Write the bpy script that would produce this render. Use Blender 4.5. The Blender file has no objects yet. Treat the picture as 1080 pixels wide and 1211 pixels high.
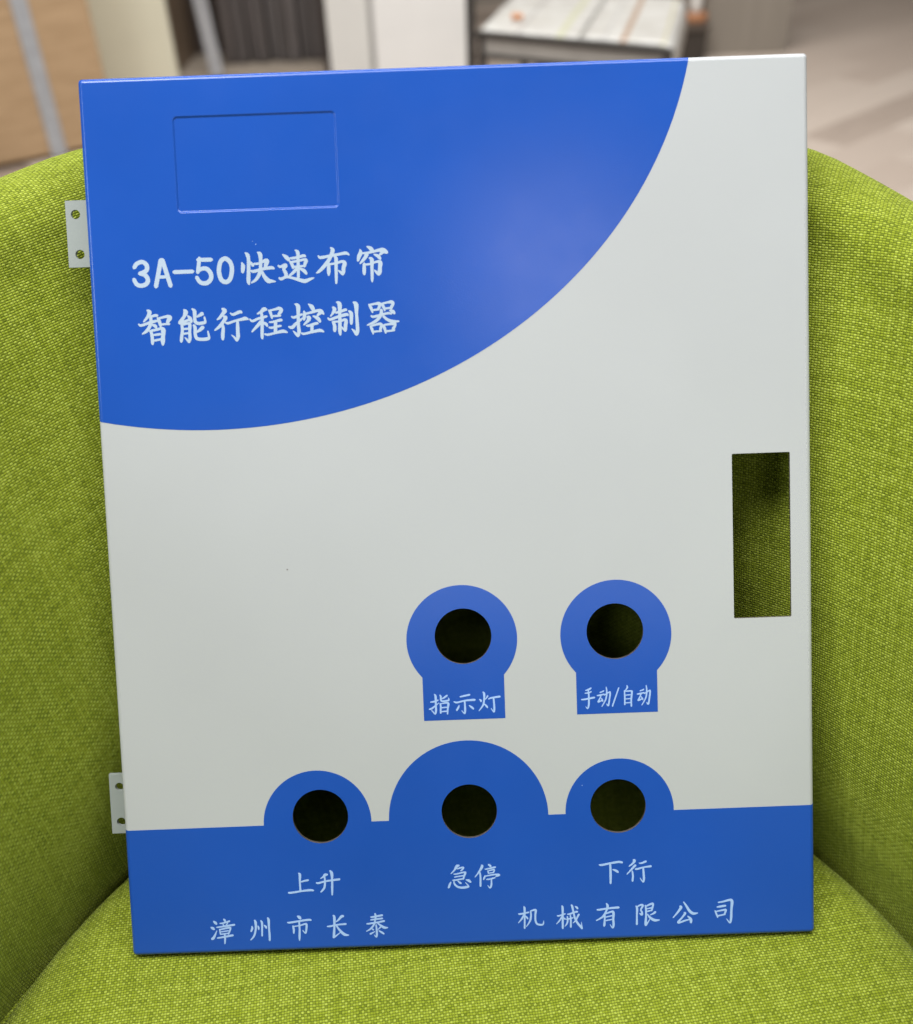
import bpy, bmesh, math, random
from mathutils import Vector, Matrix
from mathutils.geometry import delaunay_2d_cdt

S = bpy.context.scene
COL = S.collection
R = math.radians
random.seed(7)

# ---------------------------------------------------------------- camera
LEAN = R(30)                       # the door leans back against the chair
PANEL_H = 0.35245
cam_d = bpy.data.cameras.new('camera')
cam = bpy.data.objects.new('camera', cam_d)
COL.objects.link(cam)
right = Vector((0.99936188, -0.03566203, -0.00201535))
down = Vector((-0.01834644, -0.56089921, 0.82768078))
MROW = ((0.9993618752915192, -0.035662032459798945, -0.0020153547216827284),
        (-0.01834644287524607, -0.5608992128101344, 0.8276807845436529),
        (-0.030647189881672598, -0.8271156463940261, -0.5611955606048117))
m = Matrix(MROW)
rot = Matrix([(m[i][0], -m[i][1], -m[i][2]) for i in range(3)])
CAM_POS = Vector((0.0013935, -0.1964135, 0.3924178))
cam.matrix_world = Matrix.Translation(CAM_POS) @ rot.to_4x4()
cam_d.sensor_fit = 'HORIZONTAL'
cam_d.sensor_width = 36.0
cam_d.lens = 36.0 * 1100 / 1080
cam_d.shift_y = -105.5 / 1080
cam_d.clip_start = 0.01
cam_d.clip_end = 60
cam_d.dof.use_dof = True
cam_d.dof.focus_distance = 0.386
cam_d.dof.aperture_fstop = 6.8
S.camera = cam

# ---------------------------------------------------------------- light and exposure
world = bpy.data.worlds.new('World')
S.world = world
world.use_nodes = True
bg = world.node_tree.nodes['Background']
bg.inputs[0].default_value = (0.93, 0.97, 1.0, 1)
bg.inputs[1].default_value = 0.03
S.view_settings.view_transform = 'Standard'
S.view_settings.look = 'None'
S.view_settings.exposure = 0.06
S.view_settings.gamma = 1.0
S.view_settings.use_curve_mapping = False


def area(name, loc, target, sx, sy, power, color=(1, 1, 1)):
    d = bpy.data.lights.new(name, 'AREA')
    d.shape = 'RECTANGLE'
    d.size, d.size_y = sx, sy
    d.energy = power
    d.color = color
    o = bpy.data.objects.new(name, d)
    COL.objects.link(o)
    o.location = loc
    o.rotation_euler = (Vector(target) - Vector(loc)).to_track_quat('-Z', 'Y').to_euler()
    return o


area('ceiling_or_fill_lamp', (0.10, 0.04, 2.1), (0.10, 0.04, 0.0), 3.2, 0.8, 79, (1.0, 1.0, 0.99))
area('ceiling_or_fill_lamp', (0.40, -2.60, 2.15), (0.0, 0.1, 0.2), 0.6, 0.6, 6.0, (1.0, 0.93, 0.99))
area('ceiling_or_fill_lamp', (-0.70, -0.35, 2.15), (-0.1, 0.1, 0.2), 0.75, 0.35, 20, (1.0, 1.0, 1.0))
area('window_light', (-2.4, -1.35, 1.25), (0.0, 0.1, 0.2), 0.6, 1.4, 27, (0.92, 0.97, 1.0))
area('front_fill_light', (0.2, -3.2, 1.25), (0.0, 0.1, 0.1), 2.4, 0.6, 12, (0.95, 0.98, 1.0))  # unseen fill added in front to brighten the lower door
area('ceiling_or_fill_lamp', (0.1, 2.1, 2.3), (0.1, 2.9, -0.3), 2.4, 0.8, 68, (1.0, 0.98, 0.95))  # unseen fill added to brighten the furniture in the background


# ---------------------------------------------------------------- helpers
def tag(o, label=None, cat=None, group=None, kind=None):
    if label: o['label'] = label
    if cat: o['category'] = cat
    if group: o['group'] = group
    if kind: o['kind'] = kind
    return o


def empty(name, loc, label, cat, rz=0, group=None):
    o = bpy.data.objects.new(name, None)
    o.empty_display_size = 0.05
    COL.objects.link(o)
    o.location = loc
    o.rotation_euler = (0, 0, rz)
    return tag(o, label, cat, group)


def link(name, me, mat, parent=None):
    o = bpy.data.objects.new(name, me)
    if mat and not me.materials:
        me.materials.append(mat)
    COL.objects.link(o)
    if parent: o.parent = parent
    return o


def from_data(name, verts, faces, mat, parent=None, smooth=False):
    me = bpy.data.meshes.new(name)
    me.from_pydata([tuple(v) for v in verts], [], faces)
    if smooth:
        me.polygons.foreach_set('use_smooth', [True] * len(me.polygons))
    me.update()
    return link(name, me, mat, parent)


def box_bm(bm, x0, x1, y0, y1, z0, z1, bevel=0.0, seg=2):
    r = bmesh.ops.create_cube(bm, size=1)
    bmesh.ops.scale(bm, vec=(x1 - x0, y1 - y0, z1 - z0), verts=r['verts'])
    bmesh.ops.translate(bm, vec=((x0 + x1) / 2, (y0 + y1) / 2, (z0 + z1) / 2), verts=r['verts'])
    if bevel:
        es = list({e for v in r['verts'] for e in v.link_edges})
        bmesh.ops.bevel(bm, geom=es, offset=bevel, segments=seg, affect='EDGES', profile=0.5)


def boxes(name, lst, mat, parent=None, bevel=0.002):
    bm = bmesh.new()
    for b in lst:
        box_bm(bm, *b, bevel=bevel)
    me = bpy.data.meshes.new(name)
    bm.to_mesh(me); bm.free()
    return link(name, me, mat, parent)


def lathe(name, prof, mat, parent=None, n=32):
    vs, fs = [], []
    for r, z in prof:
        for k in range(n):
            a = 2 * math.pi * k / n
            vs.append((r * math.cos(a), r * math.sin(a), z))
    for i in range(len(prof) - 1):
        for k in range(n):
            fs.append((i * n + k, i * n + (k + 1) % n, (i + 1) * n + (k + 1) % n, (i + 1) * n + k))
    fs.append(tuple(range(n))[::-1])
    fs.append(tuple((len(prof) - 1) * n + k for k in range(n)))
    return from_data(name, vs, fs, mat, parent, True)


# ---------------------------------------------------------------- materials
class NT:
    def __init__(self, name):
        self.m = bpy.data.materials.new(name)
        self.m.use_nodes = True
        self.t = self.m.node_tree
        self.b = self.t.nodes['Principled BSDF']

    def n(self, typ, **kw):
        nd = self.t.nodes.new(typ)
        for k, v in kw.items():
            setattr(nd, k, v)
        return nd

    def l(self, a, b):
        self.t.links.new(a, b)

    def math(self, op, a, b=None, c=None, clamp=False):
        nd = self.n('ShaderNodeMath', operation=op)
        nd.use_clamp = clamp
        for i, v in enumerate((a, b, c)):
            if v is None: continue
            if isinstance(v, (int, float)): nd.inputs[i].default_value = v
            else: self.l(v, nd.inputs[i])
        return nd.outputs[0]

    def noise(self, vec, scale, detail=2.0, rough=0.5, out=0):
        nd = self.n('ShaderNodeTexNoise')
        nd.inputs['Scale'].default_value = scale
        nd.inputs['Detail'].default_value = detail
        nd.inputs['Roughness'].default_value = rough
        if vec is not None: self.l(vec, nd.inputs['Vector'])
        return nd.outputs[out]

    def ramp(self, fac, stops):
        nd = self.n('ShaderNodeValToRGB')
        el = nd.color_ramp.elements
        while len(el) < len(stops): el.new(0.5)
        for e, (p, c) in zip(el, stops):
            e.position = p; e.color = (*c, 1)
        self.l(fac, nd.inputs[0])
        return nd.outputs[0]

    def mix(self, fac, a, b, typ='MIX'):
        nd = self.n('ShaderNodeMix', data_type='RGBA', blend_type=typ)
        for i, v in ((0, fac), (6, a), (7, b)):
            if isinstance(v, (int, float)): nd.inputs[i].default_value = v
            elif isinstance(v, tuple): nd.inputs[i].default_value = (*v, 1)
            else: self.l(v, nd.inputs[i])
        return nd.outputs[2]

    def bump(self, h, strength, dist):
        nd = self.n('ShaderNodeBump')
        nd.inputs['Strength'].default_value = strength
        nd.inputs['Distance'].default_value = dist
        self.l(h, nd.inputs['Height'])
        self.l(nd.outputs[0], self.b.inputs['Normal'])

    def obj(self):
        return self.n('ShaderNodeTexCoord').outputs['Object']


def setp(b, color=None, rough=None, spec=None, metal=None, coat=None):
    if color is not None: b.inputs['Base Color'].default_value = (*color, 1)
    if rough is not None: b.inputs['Roughness'].default_value = rough
    if spec is not None: b.inputs['Specular IOR Level'].default_value = spec
    if metal is not None: b.inputs['Metallic'].default_value = metal
    if coat is not None: b.inputs['Coat Weight'].default_value = coat


def paint(name, color, rough, spec=0.5, peel=0.25, scale=900, var=0.03, coat=0.0):
    t = NT(name)
    setp(t.b, color, rough, spec, coat=coat)
    o = t.obj()
    big = t.noise(o, 14, 4)
    c2 = tuple(max(0, c * (1 - var * 2)) for c in color)
    c3 = tuple(min(1, c * (1 + var)) for c in color)
    t.l(t.ramp(big, [(0.3, c2), (0.7, c3)]), t.b.inputs['Base Color'])
    t.l(t.math('MULTIPLY_ADD', t.noise(o, 60, 3), 0.10, rough - 0.05), t.b.inputs['Roughness'])
    t.bump(t.noise(o, scale, 2), peel, 0.0002)
    return t.m


def plain(name, color, rough=0.6, var=0.06, scale=8, metal=0.0, spec=0.4, stretch=(1, 1, 1)):
    t = NT(name)
    setp(t.b, color, rough, spec, metal)
    mp = t.n('ShaderNodeMapping')
    mp.inputs['Scale'].default_value = stretch
    t.l(t.obj(), mp.inputs[0])
    nz = t.noise(mp.outputs[0], scale, 5, 0.6)
    t.l(t.ramp(nz, [(0.25, tuple(c * (1 - var) for c in color)), (0.75, tuple(min(1, c * (1 + var)) for c in color))]),
        t.b.inputs['Base Color'])
    t.bump(nz, 0.15, 0.002)
    return t.m


def fabric_mat():
    """plain weave of lime and olive yarns with shade painted into the gaps, laid out in the cloth's own UV metres"""
    t = NT('green_woven_fabric')
    uv = t.n('ShaderNodeUVMap').outputs[0]
    # slow wander of the yarns
    wob = t.n('ShaderNodeVectorMath', operation='SCALE')
    wob.inputs['Scale'].default_value = 0.0028
    t.l(t.noise(uv, 30, 3, 0.55, out=1), wob.inputs[0])
    ad = t.n('ShaderNodeVectorMath', operation='ADD')
    t.l(uv, ad.inputs[0]); t.l(wob.outputs[0], ad.inputs[1])
    rt = t.n('ShaderNodeMapping')
    rt.inputs['Rotation'].default_value = (0, 0, R(-7))
    t.l(ad.outputs[0], rt.inputs[0])
    sx = t.n('ShaderNodeSeparateXYZ'); t.l(rt.outputs[0], sx.inputs[0])
    U = t.math('MULTIPLY', sx.outputs[0], 1 / 0.00110)
    V = t.math('MULTIPLY', sx.outputs[1], 1 / 0.00102)
    su = t.math('SINE', t.math('MULTIPLY', U, math.pi))
    sv = t.math('SINE', t.math('MULTIPLY', V, math.pi))
    pr = t.math('MULTIPLY', su, sv)
    ab = t.math('MULTIPLY', t.math('POWER', t.math('ABSOLUTE', su), 0.36), t.math('POWER', t.math('ABSOLUTE', sv), 0.6))
    over = t.math('GREATER_THAN', pr, 0.0)                      # weft over / warp over
    # each yarn has its own tone
    def yarn(axis, off):
        cx = t.n('ShaderNodeCombineXYZ')
        t.l(t.math('FLOOR', axis), cx.inputs[0]); cx.inputs[1].default_value = off
        wn = t.n('ShaderNodeTexWhiteNoise', noise_dimensions='2D')
        t.l(cx.outputs[0], wn.inputs['Vector'])
        return wn.outputs['Value']
    cu, cv = yarn(U, 3.0), yarn(V, 9.0)
    cell = t.n('ShaderNodeCombineXYZ')
    t.l(t.math('FLOOR', U), cell.inputs[0]); t.l(t.math('FLOOR', V), cell.inputs[1])
    wc = t.n('ShaderNodeTexWhiteNoise', noise_dimensions='2D'); t.l(cell.outputs[0], wc.inputs['Vector'])
    sm = t.n('ShaderNodeMapping'); sm.inputs['Scale'].default_value = (40, 700, 1); t.l(rt.outputs[0], sm.inputs[0])
    streak = t.math('SUBTRACT', t.noise(sm.outputs[0], 1.0, 2), 0.45)
    tone = t.math('ADD', t.math('MULTIPLY', t.math('ADD', cu, cv), 0.15), t.math('MULTIPLY', wc.outputs['Value'], 0.38))
    slub = t.math('ADD', t.math('MULTIPLY', t.noise(uv, 55, 4, 0.6), 0.6), t.math('MULTIPLY', t.noise(uv, 9, 3, 0.6), 0.4))
    tone = t.math('ADD', tone, t.math('MULTIPLY', t.math('ADD', slub, t.math('MULTIPLY', streak, 0.35)), 0.30))
    lift = t.math('MULTIPLY_ADD', over, 0.30, -0.12)
    tone = t.math('ADD', tone, lift, clamp=True)
    yarnc = t.ramp(tone, [(0.12, (0.116, 0.150, 0.003)), (0.5, (0.226, 0.277, 0.013)), (0.9, (0.358, 0.422, 0.055))])
    col = t.mix(t.math('MULTIPLY_ADD', ab, 1.6, -0.10, clamp=True), (0.054, 0.072, 0.002), yarnc)  # yarn gaps coloured dark, standing in for shade between the yarns
    t.l(col, t.b.inputs['Base Color'])
    setp(t.b, rough=0.85, spec=0.2)
    t.b.inputs['Sheen Weight'].default_value = 0.12
    t.b.inputs['Sheen Roughness'].default_value = 0.5
    t.b.inputs['Sheen Tint'].default_value = (0.85, 0.95, 0.45, 1)
    fuzz = t.noise(uv, 2600, 2)
    h = t.math('ADD', ab, t.math('MULTIPLY', fuzz, 0.25))
    h = t.math('ADD', h, t.math('MULTIPLY', cv, 0.25))
    t.bump(h, 0.75, 0.0005)
    return t.m


M = {}
M['white'] = paint('white_powder_coat', (0.415, 0.428, 0.432), 0.40, 0.35, 0.10, 700, 0.012)
M['blue'] = paint('blue_printed_ink', (0.012, 0.073, 0.37), 0.22, 0.38, 0.12, 1500, 0.03)
M['title_ink'] = paint('white_printed_ink', (0.375, 0.46, 0.56), 0.45, 0.4, 0.2, 900, 0.03)
M['label_ink'] = paint('pale_blue_printed_ink', (0.32, 0.47, 0.76), 0.45, 0.4, 0.2, 900, 0.03)
M['bare'] = plain('cut_steel_edge', (0.20, 0.17, 0.14), 0.45, 0.2, 300, 0.6)
M['grey_coat'] = paint('grey_coated_steel', (0.27, 0.295, 0.28), 0.45, 0.4, 0.2, 700, 0.04)
M['back'] = plain('darkened_door_back', (0.06, 0.06, 0.06), 0.6)  # unseen back of the door, darkened to cut light behind the holes
M['fleck'] = plain('grey_fleck', (0.22, 0.2, 0.2), 0.7)
M['fabric'] = fabric_mat()
M['under'] = plain('black_lining', (0.02, 0.02, 0.02), 0.9)
M['leg'] = plain('brown_wood', (0.16, 0.08, 0.035), 0.45, 0.2, 20, stretch=(6, 6, 1))

# ---------------------------------------------------------------- the room
FLOOR = -0.42


def floor_mat():
    t = NT('wood_plank_floor')
    mp = t.n('ShaderNodeMapping')
    mp.inputs['Rotation'].default_value = (0, 0, R(-40))
    t.l(t.obj(), mp.inputs[0])
    br = t.n('ShaderNodeTexBrick')
    br.offset = 0.37
    br.inputs['Scale'].default_value = 1.0
    br.inputs['Brick Width'].default_value = 0.62
    br.inputs['Row Height'].default_value = 0.13
    br.inputs['Mortar Size'].default_value = 0.0015
    br.inputs['Color1'].default_value = (0.0, 0.0, 0.0, 1)
    br.inputs['Color2'].default_value = (1, 1, 1, 1)
    br.inputs['Mortar'].default_value = (0.2, 0.2, 0.2, 1)
    t.l(mp.outputs[0], br.inputs['Vector'])
    st = t.n('ShaderNodeMapping')
    st.inputs['Scale'].default_value = (2.0, 26.0, 1.0)
    t.l(mp.outputs[0], st.inputs[0])
    grain = t.noise(st.outputs[0], 3.0, 6, 0.6)
    tone = t.math('ADD', t.math('MULTIPLY', br.outputs['Color'], 0.75), t.math('MULTIPLY', grain, 0.2), clamp=True)
    col = t.ramp(tone, [(0.10, (0.27, 0.21, 0.17)), (0.25, (0.50, 0.41, 0.345)), (0.95, (0.62, 0.53, 0.455))])
    t.l(col, t.b.inputs['Base Color'])
    setp(t.b, rough=0.5, spec=0.4)
    t.bump(grain, 0.1, 0.001)
    return t.m


fl = from_data('floor', [(-6, -4, FLOOR), (6, -4, FLOOR), (6, 5, FLOOR), (-6, 5, FLOOR)], [(0, 1, 2, 3)], floor_mat())
tag(fl, kind='structure')
wall = boxes('back_wall', [(-6, 6, 4.4, 4.55, FLOOR, 2.4)], plain('taupe_wall_paint', (0.31, 0.275, 0.235), 0.8, 0.05, 3), None, 0)
tag(wall, 'plain taupe wall at the back of the room', 'wall')

# cardboard box with a grey strap
card = NT('cardboard')
o_ = card.obj()
mpx = card.n('ShaderNodeMapping'); mpx.inputs['Scale'].default_value = (1, 1, 9); card.l(o_, mpx.inputs[0])
cz = card.noise(mpx.outputs[0], 7, 5, 0.6)
card.l(card.ramp(cz, [(0.3, (0.33, 0.215, 0.115)), (0.7, (0.46, 0.315, 0.185))]), card.b.inputs['Base Color'])
setp(card.b, rough=0.6, spec=0.35)
card.bump(cz, 0.3, 0.004)
a = math.atan2(0.59, 0.81)
bx = empty('cardboard_box', (-0.945, 2.50, FLOOR), 'large brown cardboard box with a grey strap behind the chair on the left', 'box', a)
boxes('box_body', [(-0.80, 0, 0.0, 0.5, 0.012, 0.70)], card.m, bx, 0.006)
boxes('box_flap', [(-0.795, -0.005, -0.004, 0.496, 0.43, 0.435)], plain('box_seam_tape', (0.26, 0.19, 0.11), 0.4), bx, 0)
strap_m = plain('grey_strap_plastic', (0.33, 0.34, 0.36), 0.3, 0.15, 30, spec=0.6)
boxes('strap', [(-0.195, -0.153, -0.005, 0.505, 0.004, 0.704)], strap_m, bx, 0.001)

# pale board behind the box
cb = boxes('cream_board', [(-0.21, 0.13, 0.0, 0.025, 0.0, 1.3)], plain('cream_laminate', (0.70, 0.68, 0.54), 0.5, 0.03), None, 0.004)
cb.location = (-1.012, 3.0, FLOOR)
tag(cb, 'pale cream board standing upright between the cardboard box and the dark cupboard', 'board')

# dark cupboard with a strap hanging in front
sh = empty('dark_cupboard', (-0.65, 3.05, FLOOR), 'dark brown open cupboard with a brown side post and a grey strap', 'cupboard', 0)
dark = plain('dark_brown_wood', (0.050, 0.037, 0.032), 0.45, 0.5, 6, stretch=(9, 9, 0.6))
boxes('cupboard_back', [(-0.245, 0.25, 0.30, 0.33, 0.06, 1.3)], dark, sh, 0.002)
boxes('side_post', [(-0.285, -0.245, 0.0, 0.33, 0.0, 1.3)], plain('brown_side_wood', (0.20, 0.145, 0.10), 0.5, 0.15, 5), sh, 0.003)
boxes('side_panel', [(0.25, 0.27, 0.0, 0.33, 0.0, 1.3)], dark, sh, 0.003)
boxes('plinth', [(-0.245, 0.25, 0.005, 0.33, 0.0, 0.06)], plain('grey_brown_plinth', (0.28, 0.235, 0.19), 0.6), sh, 0.003)
tones = [(0.085, 0.072, 0.068), (0.070, 0.060, 0.057), (0.11, 0.096, 0.092), (0.078, 0.068, 0.065)]
fm = [plain('dark_folder', c, 0.45, 0.35, 12, stretch=(6, 6, 0.4)) for c in tones]
x = -0.10
while x < 0.225:
    w_ = random.uniform(0.022, 0.05)
    boxes('folder', [(x, x + w_, random.uniform(0.10, 0.15), 0.29, 0.065, 0.065 + random.uniform(0.5, 0.9))], random.choice(fm), sh, 0.003)
    x += w_ + 0.004
sp = boxes('strap', [(-0.022, 0.022, -0.003, 0.003, 0.0, 0.9)], strap_m, sh, 0.001)
sp.location = (-0.110, -0.012, 0.05); sp.rotation_euler = (0, R(-4), 0)

# white cabinet
wc = empty('white_cabinet', (-0.15, 3.0, FLOOR), 'white two door cabinet with a dark gap between its doors', 'cabinet', 0)
wl = plain('white_laminate', (0.72, 0.71, 0.69), 0.35, 0.03)
boxes('cabinet_body', [(-0.225, 0.225, 0.02, 0.42, 0.0, 1.3)], plain('grey_carcass', (0.42, 0.41, 0.39), 0.6), wc, 0.003)
boxes('door', [(-0.225, -0.092, 0.0, 0.018, 0.02, 1.29)], plain('grey_white_door', (0.62, 0.61, 0.58), 0.35, 0.03), wc, 0.002)
boxes('door', [(-0.074, 0.225, 0.0, 0.018, 0.02, 1.29)], wl, wc, 0.002)

# low rack with a metal frame, papers lie on it
TROT = R(-31.8)
SHEAR = -0.30                                # the rack is not square: its depth runs askew to its front


def shear(o):
    for v in o.data.vertices:
        v.co.x += SHEAR * v.co.y
    return o


tb = empty('paper_rack', (0.249, 1.749, FLOOR), 'low dark metal rack carrying printed papers behind the door panel', 'rack', TROT)
tm = plain('dark_metal', (0.045, 0.04, 0.036), 0.4, 0.1, 20)
gm = plain('grey_metal', (0.30, 0.28, 0.255), 0.4, 0.1, 20)
shear(boxes('rack_top', [(-0.205, 0.205, 0.0, 0.45, 0.388, 0.396)], gm, tb, 0.002))
boxes('rail', [(-0.21, 0.215, -0.012, 0.0, 0.388, 0.402)], tm, tb, 0.002)
boxes('rail', [(-0.195, 0.2, -0.008, 0.0, 0.348, 0.358)], tm, tb, 0.002)
boxes('apron', [(-0.195, 0.2, -0.004, 0.002, 0.358, 0.388)], gm, tb, 0.001)
for x in (-0.205, 0.195):
    for y in (-0.008, 0.44):
        lg = boxes('leg', [(x, x + 0.014, y, y + 0.014, 0.0, 0.388)], tm, tb, 0.002)
        if y > 0.1: lg.location.x = SHEAR * 0.44
shear(boxes('shelf', [(-0.13, 0.10, 0.03, 0.42, 0.25, 0.27)], plain('brown_shelf', (0.20, 0.12, 0.07), 0.5), tb, 0.002))
post = boxes('metal_post', [(0.0, 0.022, 0.0, 0.022, 0.0, 1.1)], tm, None, 0.002)
post.location = (0.052, 2.10, FLOOR)
tag(post, 'thin black upright post between the white cabinet and the low rack', 'post')


def paper_mat(name, stripes):
    t = NT(name)
    sx_ = t.n('ShaderNodeSeparateXYZ'); t.l(t.obj(), sx_.inputs[0])
    col = t.ramp(t.noise(t.obj(), 26, 4), [(0.35, (0.50, 0.48, 0.44)), (0.7, (0.62, 0.61, 0.58))])
    xx = t.math('SUBTRACT', sx_.outputs[0], t.math('MULTIPLY', sx_.outputs[1], SHEAR))
    for x0, x1, c in stripes:
        f = t.math('MULTIPLY', t.math('GREATER_THAN', xx, x0), t.math('LESS_THAN', xx, x1))
        col = t.mix(f, col, c)
    t.l(col, t.b.inputs['Base Color'])
    setp(t.b, rough=0.35, spec=0.5)
    return t.m


def sheet_of_paper(name, x0, x1, y0, y1, z, hang, mat, label, loc, rz):
    n = 14
    vs, fs = [], []
    for j in range(n + 1):
        y = y0 + (y1 - y0) * j / n
        for i in range(n + 1):
            x = x0 + (x1 - x0) * i / n
            zz = z + 0.0015 * math.sin(9 * x + 13 * y) + 0.0015
            if hang and x > x1 - hang:
                q = (x - (x1 - hang)) / hang
                x = x1 - hang + hang * 0.55 * math.sin(q * 1.3)
                zz -= 0.055 * q * q
            vs.append((x + SHEAR * y, y, zz))
    for j in range(n):
        for i in range(n):
            a_ = j * (n + 1) + i
            fs.append((a_, a_ + 1, a_ + n + 2, a_ + n + 1))
    o = from_data(name, vs, fs, mat, None, True)
    sol = o.modifiers.new('thickness', 'SOLIDIFY'); sol.thickness = 0.004
    o.location = loc; o.rotation_euler = (0, 0, rz)
    return tag(o, label, 'paper')


TL = (0.249, 1.749, FLOOR)
sheet_of_paper('paper_sheet', -0.205, 0.02, 0.002, 0.46, 0.4025, 0, paper_mat('printed_paper_left', [(-0.03, -0.016, (0.52, 0.52, 0.36)), (-0.12, -0.114, (0.35, 0.33, 0.32))]),
               'left printed white sheet on the low rack with a yellow edge', TL, TROT)
sheet_of_paper('paper_sheet', 0.024, 0.245, 0.002, 0.46, 0.403, 0.045,
               paper_mat('printed_paper_right', [(0.105, 0.118, (0.40, 0.28, 0.20)), (0.19, 0.195, (0.50, 0.47, 0.30)), (0.07, 0.073, (0.4, 0.4, 0.4))]),
               'right white sheet with a brown stripe drooping over the rack end', TL, TROT)
em = boxes('paper_clip', [(-0.012, 0.012, -0.008, 0.02, 0, 0.006)], plain('orange_plastic', (0.62, 0.25, 0.09), 0.4), None, 0.002)
em.location = (0.158, 1.93, FLOOR + 0.409)
tag(em, 'small orange clip on the left sheet of paper', 'clip')

# dark low stand, with an ornament on it
ds = empty('dark_stand', (0.86, 3.2, FLOOR), 'narrow low dark brown stand right of the paper rack', 'stand', 0)
boxes('stand_body', [(-0.075, 0.05, 0, 0.3, 0, 0.105)], plain('dark_brown_board', (0.05, 0.04, 0.032), 0.5, 0.3, 4), ds, 0.004)
boxes('stand_top', [(-0.08, 0.055, -0.01, 0.31, 0.105, 0.125)], plain('brown_board', (0.09, 0.07, 0.055), 0.5), ds, 0.004)
orn = empty('ornament', (0.875, 3.26, FLOOR + 0.125), 'small white ornament on an orange brown wooden base', 'ornament', 0)
lathe('base', [(0.040, 0.0), (0.043, 0.006), (0.043, 0.024), (0.038, 0.03)], plain('orange_wood', (0.42, 0.19, 0.09), 0.5, 0.15, 20), orn)
lathe('stem', [(0.022, 0.03), (0.018, 0.05), (0.022, 0.10), (0.028, 0.2), (0.02, 0.24)], plain('white_ceramic', (0.7, 0.68, 0.64), 0.3), orn)
col_ = boxes('grey_partition', [(0, 0.31, 0, 0.03, 0, 1.4)], plain('grey_taupe_board', (0.27, 0.235, 0.195), 0.6, 0.10, 4, stretch=(14, 14, 0.5)), None, 0.003)
col_.location = (0.915, 3.30, FLOOR)
tag(col_, 'grey taupe upright board behind the dark stand and the white ornament', 'board')


# ---------------------------------------------------------------- the armchair
def lerp(a_, b_, t_): return a_ + (b_ - a_) * t_


def interp(x, tab):
    if x <= tab[0][0]: return tab[0][1]
    for (x0, y0), (x1, y1) in zip(tab, tab[1:]):
        if x <= x1:
            q = (x - x0) / (x1 - x0)
            return y0 + (y1 - y0) * q
    return tab[-1][1]


RIM = [(-100, 0.235), (-75, 0.244), (-60, 0.252), (-45, 0.2635), (-35, 0.270), (-15, 0.277), (15, 0.276), (35, 0.2600), (45, 0.246), (60, 0.236), (75, 0.232), (100, 0.225)]
SEAT_R, SEAT_YC = 0.205, -0.088
TOP_R, TOP_YC = 0.256, -0.030
ARM = 0.30                                # straight run of the arms


def path(u):
    """u in degrees along the arc, continuing in metres*1000 along the arms; returns unit offsets"""
    return u


def inner(ang, arm, z):
    s = z / 0.27
    f = max(0.0, s) ** 1.25
    rr = lerp(SEAT_R, TOP_R, f)
    yc = lerp(SEAT_YC, TOP_YC, f)
    bulge = 0.020 * math.sin(max(0, min(1, s)) ** 0.8 * math.pi)      # padding swells between crease and rim
    rr -= bulge
    rr += 0.009 * max(0, min(1, s * 3))
    x = rr * math.sin(R(ang)); y = yc + rr * math.cos(R(ang))
    if abs(ang) < 38:                                           # hollowed unseen to darken the holes, flat where the door rests on the rim
        y += lerp(0.05, -0.058, min(1, f)) * math.cos(R(ang / 38 * 90)) ** 2
    return Vector((x, y - arm, z)), Vector((math.sin(R(ang)), math.cos(R(ang)), 0))


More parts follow.
